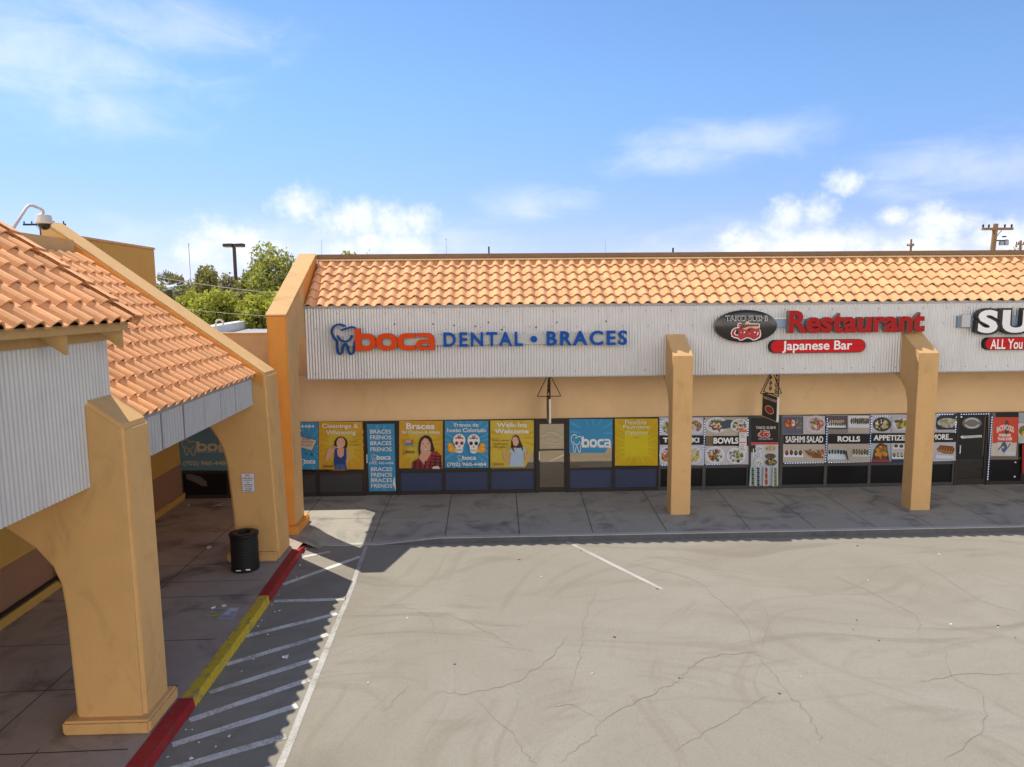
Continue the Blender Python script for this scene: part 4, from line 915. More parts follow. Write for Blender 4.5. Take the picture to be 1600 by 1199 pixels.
pr.done('window_poster', 'blue phone number poster with tilted cream note beside orange end wall', 'poster', G1)
# 2: cleanings & whitening
pr = Print(460, 640, 8, YP)
glow(pr, 306, 155, 866, 748, YEL2, YEL); rays(pr, 306, 155, 866, 748, 585, 450, (.50, .30, .008), 22, 3)
pr.text('Cleanings &', 350, 176, 800, 246, WHT, .01); pr.text('Whitening', 400, 258, 770, 325, WHT, .01)
pr.ell(585, 425, 84, 90, HAIR); pr.poly([(505, 420), (500, 475), (560, 485), (610, 485), (665, 470), (662, 410)], HAIR)
pr.poly([(385, 630), (400, 560), (430, 480), (500, 455), (540, 465), (520, 490), (470, 560), (420, 640), (395, 650)], SKIN); pr.poly([(655, 500), (690, 520), (695, 600), (665, 700), (650, 700), (660, 590)], SKIN)
pr.poly([(545, 480), (625, 480), (645, 560), (620, 600), (550, 600), (525, 560)], SKIN)
pr.poly([(510, 480), (535, 485), (545, 575), (580, 602), (618, 575), (625, 482), (655, 490), (650, 620), (640, 640), (660, 745), (510, 745), (495, 650), (500, 590)], NAVY)
pr.poly([(512, 690), (570, 680), (575, 745), (515, 745)], (.05, .11, .26)); pr.poly([(580, 680), (640, 690), (640, 745), (582, 745)], (.05, .11, .26))
face(pr, 585, 415, 55, 68, 4); pr.rect(500, 462, 575, 472, WHT); pr.ell(510, 470, 26, 18, SKIN2)
pr.text('"I love my', 700, 390, 800, 415, (.25, .15, .02), .01); pr.text('new smile"', 690, 424, 815, 447, (.25, .15, .02), .01); pr.logo(352, 680, 486, 735, (.10, .07, .03))
pr.done('window_poster', 'yellow Cleanings & Whitening poster with woman brushing her teeth', 'poster', G1)
# 3: door banner
pr = Print(460, 640, 8, 20.262)
pr.poly([(905, 182), (935, 1022), (1270, 1022), (1250, 178)], BLU); rays(pr, 945, 190, 1240, 1015, 1090, 560, BLU2, 26, 4)
for i, (tx, y) in enumerate((('BRACES', 250), ('FRENOS', 322), ('BRACES', 394), ('FRENOS', 470), ('BRACES', 718), ('FRENOS', 788), ('BRACES', 856), ('FRENOS', 925))):
    o_ = (y-182)*.025; pr.text(tx, 945+o_, y, 1208+o_, y+50, WHT, .012)
pr.logo(968, 560, 1205, 650, WHT); pr.text('(702) 960-4484', 940, 652, 1240, 690, WHT, .005)
pr.poly([(1230, 930), (1245, 850), (1258, 838), (1272, 1010)], (.55, .66, .74))
pr.done('door_banner', 'tall blue banner repeating BRACES FRENOS on the dental side door', 'banner', G1)
# 4: braces portrait
pr = Print(610, 640, 6.6667, YP)
glow(pr, 92, 118, 545, 612, YEL2, YEL); rays(pr, 92, 118, 545, 612, 300, 360, (.50, .30, .008), 20, 5)
pr.text('Braces', 165, 140, 462, 205, WHT, .03); pr.text('for Children & Adults', 120, 218, 515, 250, WHT, .012)
st = [(130, 300), (165, 315), (190, 292), (205, 312), (245, 300), (232, 325), (280, 350), (240, 358), (250, 395), (205, 372), (190, 395), (170, 372), (135, 390), (145, 358), (112, 345), (140, 330)]
pr.poly(st, (.45, .28, .02)); pr.poly([(145, 320), (240, 318), (240, 345), (150, 348)], (.55, .05, .03)); pr.poly([(150, 350), (240, 347), (235, 372), (152, 374)], (.04, .22, .42))
pr.text('WOW', 158, 322, 215, 342, WHT, .03); pr.logo(128, 415, 252, 470, (.12, .08, .03))
pr.poly([(300, 480), (290, 410), (298, 340), (320, 290), (360, 265), (400, 270), (430, 300), (445, 360), (462, 410), (450, 450), (420, 470), (320, 490)], HAIR)
pr.poly([(300, 480), (330, 450), (330, 520), (350, 570), (430, 440), (420, 430), (405, 520), (360, 575)], SKIN); pr.poly([(300, 505), (320, 440), (410, 430), (425, 470), (360, 575)], SKIN)
pr.poly([(228, 612), (232, 545), (260, 525), (302, 505), (352, 575), (432, 440), (480, 430), (515, 460), (540, 560), (540, 612)], (.30, .025, .03))
for k in range(6): pr.poly([(246+k*52, 612), (256+k*52, 535-(k > 3)*60), (272+k*52, 530-(k > 3)*60), (264+k*52, 612)], (.05, .015, .018))
for k in range(4): pr.poly([(232, 540+k*20), (232, 549+k*20), (300+k*14, 535+k*20), (300+k*14, 526+k*20)], (.05, .015, .018)); pr.poly([(430-k*12, 470+k*34), (430-k*12, 484+k*34), (535, 500+k*30), (533, 486+k*30)], (.05, .015, .018))
face(pr, 368, 375, 62, 84, 3); pr.poly([(302, 350), (318, 300), (360, 280), (350, 300), (325, 330), (312, 420), (300, 460), (296, 400)], HAIR); pr.poly([(350, 285), (400, 285), (430, 330), (440, 420), (425, 440), (422, 350), (395, 305)], HAIR)
pr.poly([(440, 612), (445, 590), (500, 580), (522, 612)], (.55, .50, .45))
pr.done('window_poster', 'yellow Braces poster with woman in a red plaid shirt', 'poster', G1)
# 5: sugar skulls
pr = Print(610, 640, 6.6667, YP)
pr.rect(568, 118, 1020, 608, BLU); rays(pr, 568, 118, 1020, 608, 795, 370, BLU2, 24, 6)
pr.text('Frenos de', 668, 140, 915, 178, WHT, .012); pr.text('hueso Colorado', 590, 192, 995, 235, WHT, .012)
for cx, ey in ((718, (.42, .06, .05)), (868, (.03, .04, .05))):
    for (a, c, r_) in ((-80 if cx < 800 else 85, 60, 44), (-95 if cx < 800 else 92, 20, 30), (-45 if cx < 800 else 60, 75, 28)):
        pr.ell(cx+a, 350+c, r_, r_*.9, (.62, .28, .02), 9, 15); pr.ell(cx+a, 350+c, r_*.55, r_*.5, (.70, .42, .04), 7)
    pr.poly([(cx-70 if cx < 800 else cx+50, 345), (cx-90 if cx < 800 else cx+85, 320), (cx-45 if cx < 800 else cx+72, 330)], (.04, .20, .05))
    pr.ell(cx, 318, 64, 66, WHT); pr.poly([(cx-46, 360), (cx+46, 360), (cx+36, 440), (cx+15, 452), (cx-15, 452), (cx-36, 440)], WHT)
    for s in (-1, 1): pr.ell(cx+s*27, 348, 19, 20, ey); pr.ell(cx+s*27, 348, 9, 9, (.015, .012, .012)); pr.ell(cx+s*42, 395, 9, 6, (.5, .1, .1))
    pr.poly([(cx, 368), (cx-9, 390), (cx+9, 390)], (.02, .015, .015)); pr.ell(cx, 290, 22, 16, (.50, .05, .05), 8)
    for s in (-1, 1): pr.ell(cx+s*32, 296, 12, 10, (.55, .14, .06) if cx < 800 else (.06, .30, .32), 8); pr.ell(cx+s*12, 268, 8, 7, (.1, .3, .12), 8)
    pr.rect(cx-30, 412, cx+30, 430, (.12, .10, .10))
    for k in range(6): pr.rect(cx-27+k*9.5, 414, cx-20+k*9.5, 428, WHT)
pr.logo(702, 470, 890, 535, WHT); pr.text('(702) 960-4484', 594, 545, 998, 592, WHT, .022)
pr.done('window_poster', 'blue poster with two painted sugar skulls and marigolds', 'poster', G1)
# 6: walk-ins welcome, corner curled away
pr = Print(610, 640, 6.6667, YP)
pts = [(1042, 115), (1042, 605), (1405, 602), (1492, 430), (1494, 110)]
pr.poly(pts, YEL); rays(pr, 1042, 115, 1490, 420, 1270, 300, (.50, .30, .008), 18, 7)
pr.text('Walk-Ins', 1108, 135, 1422, 185, WHT, .022); pr.text('Welcome', 1086, 202, 1442, 250, WHT, .03)
for i, tx in enumerate(('"Finally a dentist', 'who will come to', 'the rescue"')): pr.text(tx, 1056+i*14, 312+i*32, 1236-i*12, 334+i*32, (.16, .10, .02), .008)
pr.poly([(1255, 440), (1258, 330), (1275, 280), (1305, 262), (1335, 275), (1355, 330), (1385, 400), (1375, 440), (1300, 445)], HAIR)
pr.poly([(1170, 420), (1190, 410), (1198, 440), (1190, 480), (1222, 520), (1248, 460), (1262, 480), (1232, 548), (1215, 550), (1180, 500)], SKIN); pr.poly([(1390, 440), (1412, 440), (1425, 480), (1432, 425), (1450, 430), (1448, 480), (1424, 528), (1412, 525)], SKIN)
pr.poly([(1235, 420), (1275, 395), (1345, 400), (1395, 385), (1412, 430), (1385, 450), (1392, 590), (1235, 592), (1262, 450), (1240, 445)], (.36, .46, .58))
pr.poly([(1285, 395), (1330, 400), (1310, 425)], SKIN); face(pr, 1302, 330, 34, 50, -6); pr.poly([(1264, 330), (1270, 420), (1298, 445), (1282, 400), (1274, 330)], HAIR); pr.poly([(1338, 310), (1348, 370), (1382, 435), (1380, 400), (1352, 330)], HAIR)
pr.logo(1056, 545, 1180, 595, (.30, .18, .05))
pr.done('window_poster', 'yellow Walk-Ins Welcome poster with cheering woman and curled corner', 'poster', G1)
# 7: blue logo banner with a cut lower edge
pr = Print(820, 580, 6, YP)
pts = [(418, 450), (418, 768), (750, 768), (775, 725), (800, 706), (822, 700), (822, 450)]
pr.poly(pts, BLU); rays(pr, 425, 455, 818, 700, 640, 590, (.055, .31, .58), 12, 8); pr.logo(434, 596, 806, 760, WHT); pr.text('DENTAL + BRACES', 540, 698, 806, 720, WHT, .01)
pr.done('window_poster', 'blue tooth logo banner cut short above clear glass beside the glass door', 'poster', G1)
# 8: flexible payment
pr = Print(820, 580, 6, YP)
glow(pr, 845, 446, 1247, 886, (.56, .36, .008), (.58, .47, .012)); rays(pr, 845, 446, 1247, 886, 1045, 700, (.50, .36, .008), 24, 9)
for t, a, c, e in (('Flexible', 938, 458, 1142), ('Payment', 920, 504, 1166), ('Options', 938, 556, 1150)): pr.text(t, a, c, e, c+(46 if t != 'Flexible' else 42), (.66, .64, .45), .01)
pr.ell(1050, 622, 26, 8, (.42, .38, .03))
pr.done('window_poster', 'plain yellow Flexible Payment Options poster', 'poster', G1)
# 9: dim banner of the corner window behind the arcade
pr = Print(220, 660, 6, 20.255)
pr.rect(362, 40, 860, 452, (.10, .20, .26)); pr.logo(385, 165, 900, 310, (.50, .42, .30)); pr.text('DENTAL + BRACES', 505, 262, 880, 285, (.50, .42, .30), .01); pr.text('(702) 960-4484', 398, 362, 830, 415, (.50, .42, .30), .02)
pr.done('window_poster', 'shaded slate blue phone banner in the corner window behind the trash can pillar', 'poster', G1)
pr = Print(220, 660, 6, 20.30); pr.poly([(420, 490), (470, 485), (560, 510), (615, 555), (625, 600), (580, 600), (500, 560), (430, 530)], (.10, .085, .085))
pr.done('window_smear', 'pale smeared patch on the black lower glass of the corner window', 'smear')

# ---- restaurant window posters
G2 = 'menu photo posters on the restaurant windows'
def dish(pr, cu, cv, ru, rv, plate, cols, n, seed, clip=None, size=.16):
    rnd = random.Random(seed)
    pr.ell(cu, cv, ru, rv, plate); pr.ell(cu, cv, ru*.86, rv*.84, tuple(c*.86 for c in plate))
    for i in range(n):
        t = rnd.uniform(0, 6.283); q = math.sqrt(rnd.random())*.72
        c = rnd.choice(cols); k = rnd.uniform(.7, 1.25); s = rnd.uniform(.5, 1.3)*size
        pr.ell(cu+ru*q*math.cos(t), cv+rv*q*math.sin(t), ru*s, rv*s*rnd.uniform(.5, 1.1), tuple(min(1, x*k) for x in c), 7, rnd.uniform(0, 180)); pr.k -= .75
    pr.k = math.ceil(pr.k)
def rolls(pr, u0, v0, u1, v1, n, cols, seed, tray=(.62, .68, .74), pad=.25):
    rnd = random.Random(seed); h = v1-v0
    pr.poly([(u0-8, v1+h*pad), (u0+4, v0+h*.1), (u1-4, v0+h*.1), (u1+10, v1+h*pad)], tray)
    for i in range(n):
        u = u0+(u1-u0)*(i+.5)/n; w = (u1-u0)/n*.42
        pr.ell(u, (v0+v1)/2+rnd.uniform(-3, 3), w, h*.46, (.025, .03, .02), 9); pr.ell(u+w*.15, v0+h*.42, w*.72, h*.32, rnd.choice(cols), 8, rnd.uniform(0, 90)); pr.ell(u-w*.1, v0+h*.3, w*.45, h*.18, rnd.choice(cols), 6)
GRN, ORG, BRN, RED_, CRM, PNK, OLV = (.10, .17, .03), (.52, .17, .02), (.14, .05, .02), (.32, .03, .03), (.55, .44, .26), (.5, .22, .2), (.22, .19, .04)
PLT = (.58, .62, .72); TBL = (.42, .37, .32)
def menu(px, name, draw, label):
    pr = Print(px[4], px[5], px[6], YP)
    u0, v0, u1, v1 = px[:4]
    pr.rect(u0, v0, u1, v1, (.40, .40, .46)); draw(pr)
    return pr.done('menu_poster', label, 'poster', G2)
def band_txt(pr, u0, v0, u1, v1, t, tb, bold=.04): pr.rect(u0, v0, u1, v1, (.012, .011, .012)); pr.text(t, *tb, (.74, .74, .73), bold)
C4 = (1020, 580, 6)
def d(pr):
    pr.rect(62, 435, 475, 600, (.45, .46, .56)); dish(pr, 130, 525, 62, 75, PLT, [GRN, OLV, BRN, GRN, CRM], 40, 1); dish(pr, 405, 515, 70, 75, PLT, [ORG, BRN, PNK, GRN, CRM], 40, 2)
    band_txt(pr, 62, 602, 475, 688, 'TERIYAKI', (92, 622, 432, 668))
    pr.rect(62, 690, 475, 880, (.46, .47, .58)); dish(pr, 135, 785, 78, 82, PLT, [ORG, BRN, ORG, RED_], 36, 3); dish(pr, 375, 785, 82, 84, PLT, [(.5, .38, .04), CRM, (.45, .33, .05), GRN], 40, 4)
menu((62, 433, 475, 884, *C4), 'a', d, 'teriyaki menu poster partly hidden behind the left freestanding pillar')
def d(pr):
    pr.rect(485, 432, 892, 604, TBL); dish(pr, 600, 505, 105, 72, PLT, [BRN, BRN, GRN, ORG, CRM], 40, 5); pr.poly([(625, 480), (700, 455), (748, 460), (725, 530), (660, 545)], (.045, .075, .10)); dish(pr, 812, 508, 85, 62, PLT, [BRN, ORG, GRN, CRM, BRN], 36, 6)
    band_txt(pr, 485, 606, 892, 698, 'BOWLS', (566, 622, 800, 680)); pr.rect(490, 606, 560, 698, (.14, .10, .06))
    pr.rect(485, 702, 892, 872, (.46, .44, .46)); dish(pr, 578, 785, 90, 80, PLT, [ORG, BRN, GRN, (.5, .28, .03), BRN], 44, 7); dish(pr, 775, 790, 90, 76, PLT, [(.03, .03, .03), GRN, CRM, CRM, OLV], 44, 8)
    pr.rect(802, 570, 872, 760, (.60, .59, .60)); pr.rect(806, 545, 874, 568, (.62, .13, .04)); pr.rect(806, 660, 866, 670, (.55, .1, .06))
    for v in (580, 596, 612, 684, 700, 716, 732): pr.rect(812, v, 812+random.Random(v).uniform(30, 52), v+6, (.25, .25, .28))
menu((485, 432, 892, 872, *C4), 'b', d, 'bowls menu poster with white notices taped at its right side')
def d(pr):
    pr.rect(918, 442, 1176, 668, (.014, .012, .012)); octopus(pr, 1040, 592, .21); pr.text('TAKO SUSHI', 962, 516, 1146, 542, (.5, .48, .46), .03); pr.text('702-222-0211', 984, 628, 1118, 642, (.5, .5, .5), .01)
    pr.rect(918, 668, 1176, 688, (.50, .035, .06)); pr.rect(918, 688, 1172, 1072, (.44, .46, .50))
    pr.rect(918, 690, 960, 760, (.03, .03, .03)); dish(pr, 992, 725, 34, 28, PLT, [BRN, GRN, CRM], 16, 11); dish(pr, 1098, 722, 52, 32, (.5, .42, .28), [CRM, BRN, ORG], 20, 12)
    dish(pr, 980, 785, 36, 26, PLT, [CRM, OLV, GRN], 16, 13); dish(pr, 1096, 795, 50, 26, (.10, .07, .05), [BRN, (.2, .12, .06)], 20, 14); dish(pr, 984, 855, 42, 36, PLT, [CRM, (.45, .36, .06), OLV], 20, 15); dish(pr, 1100, 850, 54, 32, (.07, .05, .03), [(.45, .36, .06), CRM, OLV], 20, 16)
    for k, (u, c) in enumerate(((925, [GRN, (.03, .03, .03)]), (975, [(.02, .02, .02), (.1, .1, .1)]), (1048, [RED_, BRN, ORG]), (1132, [GRN, OLV]))):
        pr.poly([(u-28, 1070), (u-20, 890), (u+26, 890), (u+22, 1070)], (.40, .50, .58))
        for j in range(9): pr.ell(u+2, 906+j*19, 17, 10, c[j % len(c)], 7, 20)
pr_ = menu((918, 442, 1176, 1072, *C4), 'c', d, 'black and red octopus door poster with sushi platters on the restaurant door')
C5 = (1210, 580, 6)
def d(pr):
    pr.rect(80, 424, 268, 590, (.10, .10, .16)); dish(pr, 145, 490, 52, 48, (.20, .06, .03), [(.45, .10, .03), ORG, (.5, .2, .12), WHT], 16, 21, size=.3); dish(pr, 225, 500, 34, 60, (.12, .12, .16), [GRN, ORG, CRM, PNK], 20, 22)
    pr.rect(268, 420, 472, 590, (.44, .42, .42)); dish(pr, 385, 495, 92, 80, (.50, .50, .56), [RED_, PNK, GRN, (.42, .12, .1), CRM], 44, 23)
    band_txt(pr, 78, 592, 470, 682, 'SASHIMI SALAD', (100, 608, 452, 668), .025)
    pr.rect(76, 684, 468, 856, (.42, .37, .31)); rolls(pr, 90, 735, 258, 790, 4, [BRN, RED_, GRN, OLV], 24); pr.poly([(270, 735), (320, 750), (455, 760), (450, 815), (360, 812), (300, 775)], (.20, .09, .03))
    rnd = random.Random(3)
    for i in range(34): pr.ell(rnd.uniform(320, 445), rnd.uniform(735, 790), 12, 8, rnd.choice([RED_, PNK, GRN, CRM, ORG]), 6, rnd.uniform(0, 180))
menu((78, 420, 472, 858, *C5), 'd', d, 'sashimi salad menu poster right of the restaurant door')
def d(pr):
    pr.rect(496, 418, 682, 582, (.10, .08, .10)); rolls(pr, 505, 455, 660, 515, 8, [CRM, BRN, (.4, .25, .12)], 25); pr.rect(496, 545, 682, 582, (.22, .21, .20))
    pr.rect(684, 414, 888, 580, (.40, .36, .32)); pr.poly([(686, 420), (880, 418), (886, 528), (690, 528)], (.58, .62, .70)); rolls(pr, 708, 432, 876, 498, 9, [OLV, BRN, RED_, GRN], 26, (.55, .60, .68))
    band_txt(pr, 492, 586, 884, 676, 'ROLLS', (582, 606, 792, 658))
    pr.rect(488, 678, 880, 850, (.40, .36, .31)); rolls(pr, 492, 728, 650, 778, 6, [(.07, .08, .05), (.14, .16, .10), (.03, .05, .05)], 27, (.50, .60, .68), .9); rolls(pr, 718, 724, 866, 782, 6, [OLV, GRN, RED_], 28, (.50, .52, .56))
    pr.poly([(632, 745), (660, 740), (676, 826), (668, 828)], (.06, .06, .05))
menu((490, 414, 888, 852, *C5), 'e', d, 'sushi rolls menu poster in the middle of the restaurant windows')
def d(pr):
    pr.rect(906, 410, 1092, 578, (.44, .44, .48)); dish(pr, 1008, 500, 86, 68, (.045, .055, .045), [CRM, (.5, .36, .12), (.42, .3, .1), WHT], 50, 31, size=.13); pr.rect(1094, 406, 1310, 574, (.42, .42, .48)); dish(pr, 1190, 495, 82, 52, PLT, [(.5, .38, .06), GRN, BRN], 24, 32, size=.3)
    band_txt(pr, 900, 580, 1310, 674, 'APPETIZERS', (924, 598, 1292, 650), .03)
    pr.rect(898, 676, 1085, 852, (.36, .42, .48)); pr.poly([(905, 852), (925, 735), (985, 680), (1050, 690), (1075, 852)], (.05, .04, .04)); dish(pr, 995, 755, 64, 82, (.10, .06, .03), [ORG, ORG, (.55, .3, .03), GRN, RED_], 34, 33, size=.24); pr.rect(905, 825, 1065, 850, (.30, .03, .05))
    pr.rect(1086, 674, 1310, 822, (.46, .44, .44)); rolls(pr, 1108, 682, 1300, 716, 4, [BRN, (.06, .05, .05)], 34); rolls(pr, 1095, 758, 1300, 806, 6, [OLV, CRM, GRN], 35); pr.rect(1085, 822, 1310, 850, (.02, .03, .12))
menu((900, 408, 1310, 852, *C5), 'f', d, 'appetizers menu poster cut off by the right freestanding pillar')
C6 = (1400, 580, 6)
def d(pr):
    pr.rect(170, 400, 556, 566, (.40, .40, .46)); pr.poly([(372, 520), (380, 440), (430, 404), (556, 404), (556, 550), (385, 550)], (.025, .025, .05)); pr.ell(480, 485, 92, 45, (.42, .42, .34)); 
    rnd = random.Random(8)
    for i in range(50): pr.ell(rnd.uniform(400, 560), rnd.uniform(448, 524), 9, 7, rnd.choice([(.5, .5, .42), (.34, .36, .26), (.44, .42, .3), OLV]), 6)
    band_txt(pr, 160, 574, 550, 662, 'AND MORE...', (180, 588, 516, 640), .03)
    pr.rect(150, 664, 545, 836, (.42, .42, .46)); pr.poly([(365, 730), (400, 690), (520, 700), (535, 730), (520, 775), (430, 768)], BRN)
    for k in range(6): pr.ell(395+k*24, 725+k*4, 15, 34, (.34, .13, .03), 9, 25); pr.ell(400+k*24, 715+k*4, 6, 22, (.05, .02, .01), 7, 30)
    pr.poly([(360, 780), (520, 790), (525, 815), (350, 812)], (.55, .58, .66))
menu((160, 398, 556, 838, *C6), 'g', d, 'and more menu poster between the right freestanding pillar and black door')
# black side door with neon oval and arrow sticker
pr = Print(1400, 580, 6, 20.262)
pr.poly([(585, 412), (560, 828), (806, 824), (835, 410)], (.010, .009, .009)); pr.ell(712, 488, 90, 56, (.16, .14, .11)); 
for s in (1, -1):
    a, c = band([(712+66*math.cos(R(t)), 488-s*42*math.sin(R(t))) for t in range(20, 161, 14)], 11); pr.k += 1
    pr.add([pr.P(*q, pr.k) for q in a]+[pr.P(*q, pr.k) for q in c], [(i, i+1, i+1+len(a), i+len(a)) for i in range(len(a)-1)], flat((.45, .52, .75)))
pr.ell(612, 430, 9, 9, (.6, .66, .75)); pr.poly([(600, 618), (625, 600), (625, 608), (802, 600), (802, 622), (625, 630), (625, 636)], (.62, .62, .60)); pr.text('PLEASE USE OTHER DOOR', 632, 610, 796, 622, (.05, .05, .05), .01)
pr.done('door_poster', 'black door panel with unlit neon oval and white arrow sticker', 'poster')
# cigar poster and neighbours
pr = Print(1400, 580, 6, YP)
pr.rect(864, 390, 1145, 830, (.14, .115, .085)); pr.rect(935, 390, 1150, 432, (.012, .012, .014))
pr.poly([(914, 434), (886, 796), (1122, 798), (1150, 434)], (.50, .46, .42)); pr.poly([(914, 434), (902, 676), (1134, 672), (1150, 434)], (.52, .055, .03))
pr.poly([(1022, 470), (1040, 458), (1056, 474), (1052, 600), (1020, 600)], (.09, .045, .02))
vs, fs = text_geo('BACKWOODS', .035); X0 = min(v[0] for v in vs); X1 = max(v[0] for v in vs); Z1 = max(v[1] for v in vs); pr.k += 1
pr.add([pr.P(944+(v[0]-X0)/(X1-X0)*160, 578-v[1]/Z1*52-26*math.sin(math.pi*(v[0]-X0)/(X1-X0)), pr.k) for v in vs], fs, flat((.70, .62, .58)))
pr.text('FRESHER', 962, 588, 1078, 614, (.72, .68, .64), .04); pr.text('THAN EVER', 950, 622, 1088, 650, (.72, .68, .64), .04)
pr.poly([(945, 668), (1084, 664), (1072, 754), (945, 756)], (.52, .50, .44)); pr.ell(1010, 712, 28, 50, (.05, .10, .24)); pr.ell(1000, 714, 13, 10, (.55, .46, .05)); pr.poly([(950, 735), (990, 690), (996, 698), (955, 745)], (.05, .05, .06)); pr.poly([(1075, 680), (1040, 730), (1034, 724), (1066, 676)], (.05, .05, .06))
pr.rect(902, 768, 1010, 784, (.62, .62, .60)); pr.text('SURGEON GENERAL WARNING', 906, 771, 1006, 781, (.4, .08, .06), .01); pr.rect(1016, 752, 1116, 788, (.48, .54, .60))
pr.done('window_poster', 'red cigar poster reading FRESHER THAN EVER right of the black door', 'poster')
pr = Print(1400, 580, 6, YP)
pr.rect(1150, 388, 1290, 486, (.30, .33, .38)); pr.rect(1146, 488, 1290, 676, (.50, .50, .54)); dish(pr, 1200, 560, 50, 50, (.45, .06, .05), [(.55, .42, .05), GRN, WHT, ORG], 20, 41, size=.28); pr.poly([(1150, 610), (1190, 600), (1200, 660), (1150, 670)], (.35, .45, .36)); pr.rect(1180, 690, 1290, 960, (.30, .02, .02))
pr.done('window_poster', 'yellow and green food poster at the right edge of the photo', 'poster')
pr = Print(1400, 580, 6, 20.30); pr.ell(1120, 856, 9, 7, (.7, .7, .7)); pr.ell(1112, 990, 9, 9, (.6, .6, .6)); pr.done('sticker', 'two small white dots on black glass below the cigar poster', 'sticker')

# ---- LED rope lights round the restaurant panes
def led(x0, x1, z0, z1, sides, label):
    b = MB(); s = .028
    def run(p, q):
        L_ = math.hypot(q[0]-p[0], q[1]-p[1]); n = int(L_/.075); dx, dz = (q[0]-p[0])/L_, (q[1]-p[1])/L_
        for i in range(n):
            t = (i+.25)*.075; x, z = p[0]+dx*t, p[1]+dz*t; k = .03
            b.box(min(x, x+dx*k)-(.008 if not dx else 0), max(x, x+dx*k)+(.008 if not dx else 0), 20.248, 20.258, min(z, z+dz*k)-(.008 if not dz else 0), max(z, z+dz*k)+(.008 if not dz else 0), 'led')
        b.box(min(p[0], q[0])-.012, max(p[0], q[0])+.012, 20.2582, 20.264, min(p[1], q[1])-.012, max(p[1], q[1])+.012, flat((.02, .04, .16)))
    if 'l' in sides: run((x0, z0), (x0, z1))
    if 'r' in sides: run((x1, z0), (x1, z1))
    if 't' in sides: run((x0+.03, z1), (x1-.03, z1))
    if 'b' in sides: run((x0+.03, z0), (x1-.03, z0))
    tag(b.build('rope_light', loc=((x0+x1)/2, 20.26, z0)), label, 'light strip', 'rope lights round the restaurant windows')
for x0, x1, z0, z1, sd, lb in ((5.0, 6.29, .76, 2.13, 'lrb', 'blue rope light framing the teriyaki window'), (6.33, 7.58, .76, 2.13, 'rb', 'blue rope light framing the bowls window'), (8.66, 9.93, .76, 2.13, 'rb', 'blue rope light framing the sashimi salad window'),
                               (9.97, 11.25, .76, 2.13, 'rb', 'blue rope light framing the rolls window'), (11.29, 12.57, .76, 2.13, 'tb', 'blue rope light framing the appetizers window'), (12.63, 13.80, .76, 2.15, 'rtb', 'blue rope light framing the and more window'), (13.88, 14.88, .14, 2.15, 'rt', 'blue rope light running down beside the black door')):
    led(x0, x1, z0, z1, sd, lb)
# lettering stuck on the glass dental door
pr = Print(820, 580, 6, 20.282)
pts, t0 = 'Boca Dental and Braces', None
vs, fs = text_geo(pts, .005); X0 = min(v[0] for v in vs); X1 = max(v[0] for v in vs); Z1 = max(v[1] for v in vs); pr.k += 1
pr.add([pr.P(158+(v[0]-X0)/(X1-X0)*186, 622-v[1]/Z1*20-42*math.sin(math.pi*(v[0]-X0)/(X1-X0)), pr.k) for v in vs], fs, flat((.62, .60, .55)))
for i, (t, a, c) in enumerate((('Monday to Friday 9am', 186, 318), ('Las Vegas NV 89102', 196, 306), ('(702) 960-4484', 194, 312), ('Walk-ins welcome', 204, 300))): pr.text(t, a, 628+i*22, c, 640+i*22, (.60, .58, .53), .005)
pr.done('door_lettering', 'white arched lettering on the mirrored glass dental door', 'lettering')

# ================================================================== SMALL THINGS ON THE LEFT
# sign on the far arcade pillar
pr = Print(340, 720, 10, 15.192)
pr.poly([(366, 200), (392, 498), (585, 490), (572, 196)], (.12, .12, .28)); pr.poly([(372, 204), (396, 492), (580, 485), (568, 200)], (.66, .67, .72))
for i, (t, a, c, y, h_, col) in enumerate((('NO', 432, 508, 212, 34, (.42, .03, .03)), ('TRESPASSING', 392, 556, 265, 20, (.06, .05, .16)), ('SOLICITING', 404, 540, 299, 17, (.06, .05, .16)), ('OR', 455, 490, 326, 20, (.06, .05, .16)), ('LOITERING', 408, 550, 364, 18, (.06, .05, .16)), ('ANYTIME ON', 412, 546, 397, 15, (.06, .05, .16)), ('THIS', 430, 540, 428, 18, (.06, .05, .16)), ('PROPERTY', 418, 552, 460, 18, (.06, .05, .16)))): pr.text(t, a, y, c, y+h_, col, .02)
pr.done('notice_sign', 'small white NO notice sign on the golden pillar above the trash can', 'sign')
# trash can
tcx, tcy = -5.19, 14.66
tcn = thing('trash_can', 'black perforated round trash can beside the golden pillar', 'trash can', (tcx, tcy, 0))
b = MB(); b.lathe([(.275, .02), (.285, .03), (.285, .045), (.278, .05), (.278, .72), (.288, .73), (.288, .76), (.278, .765)], (tcx, tcy, 0), 'black', 36)
for k in range(36):
    for r in range(10):
        a = 2*math.pi*(k+.5*(r % 2))/36; z = .09+r*.062
        c, s_ = math.cos(a), math.sin(a); b.box(0, 0, 0, 0, 0, 0, 'black') if False else None
        R_ = .2795; t = .016
        vs = []
        for (q, w) in ((0, 1), (1, 0), (0, -1), (-1, 0)): vs.append((tcx+R_*math.cos(a+q*t/R_), tcy+R_*math.sin(a+q*t/R_), z+w*.02))
        b.add(vs, [(0, 1, 2, 3)], flat((.028, .028, .03)))
b.build('bin_body', tcn)
b = MB(); b.lathe([(.278, .766), (.297, .77), (.302, .785), (.296, .805), (.25, .82), (.15, .812), (.135, .80), (.13, .74), (.0, .70)], (tcx, tcy, 0), 'black', 36, cap=False); b.build('bin_lid', tcn, smooth=True)
b = MB()
for a in (-100, -62): 
    x, y = tcx+.284*math.cos(R(a)), tcy+.284*math.sin(R(a)); b.box(x-.05, x+.05, y-.012, y-.004, .07, .10 if a > -90 else .09, 'white')
b.build('sticker', tcn)
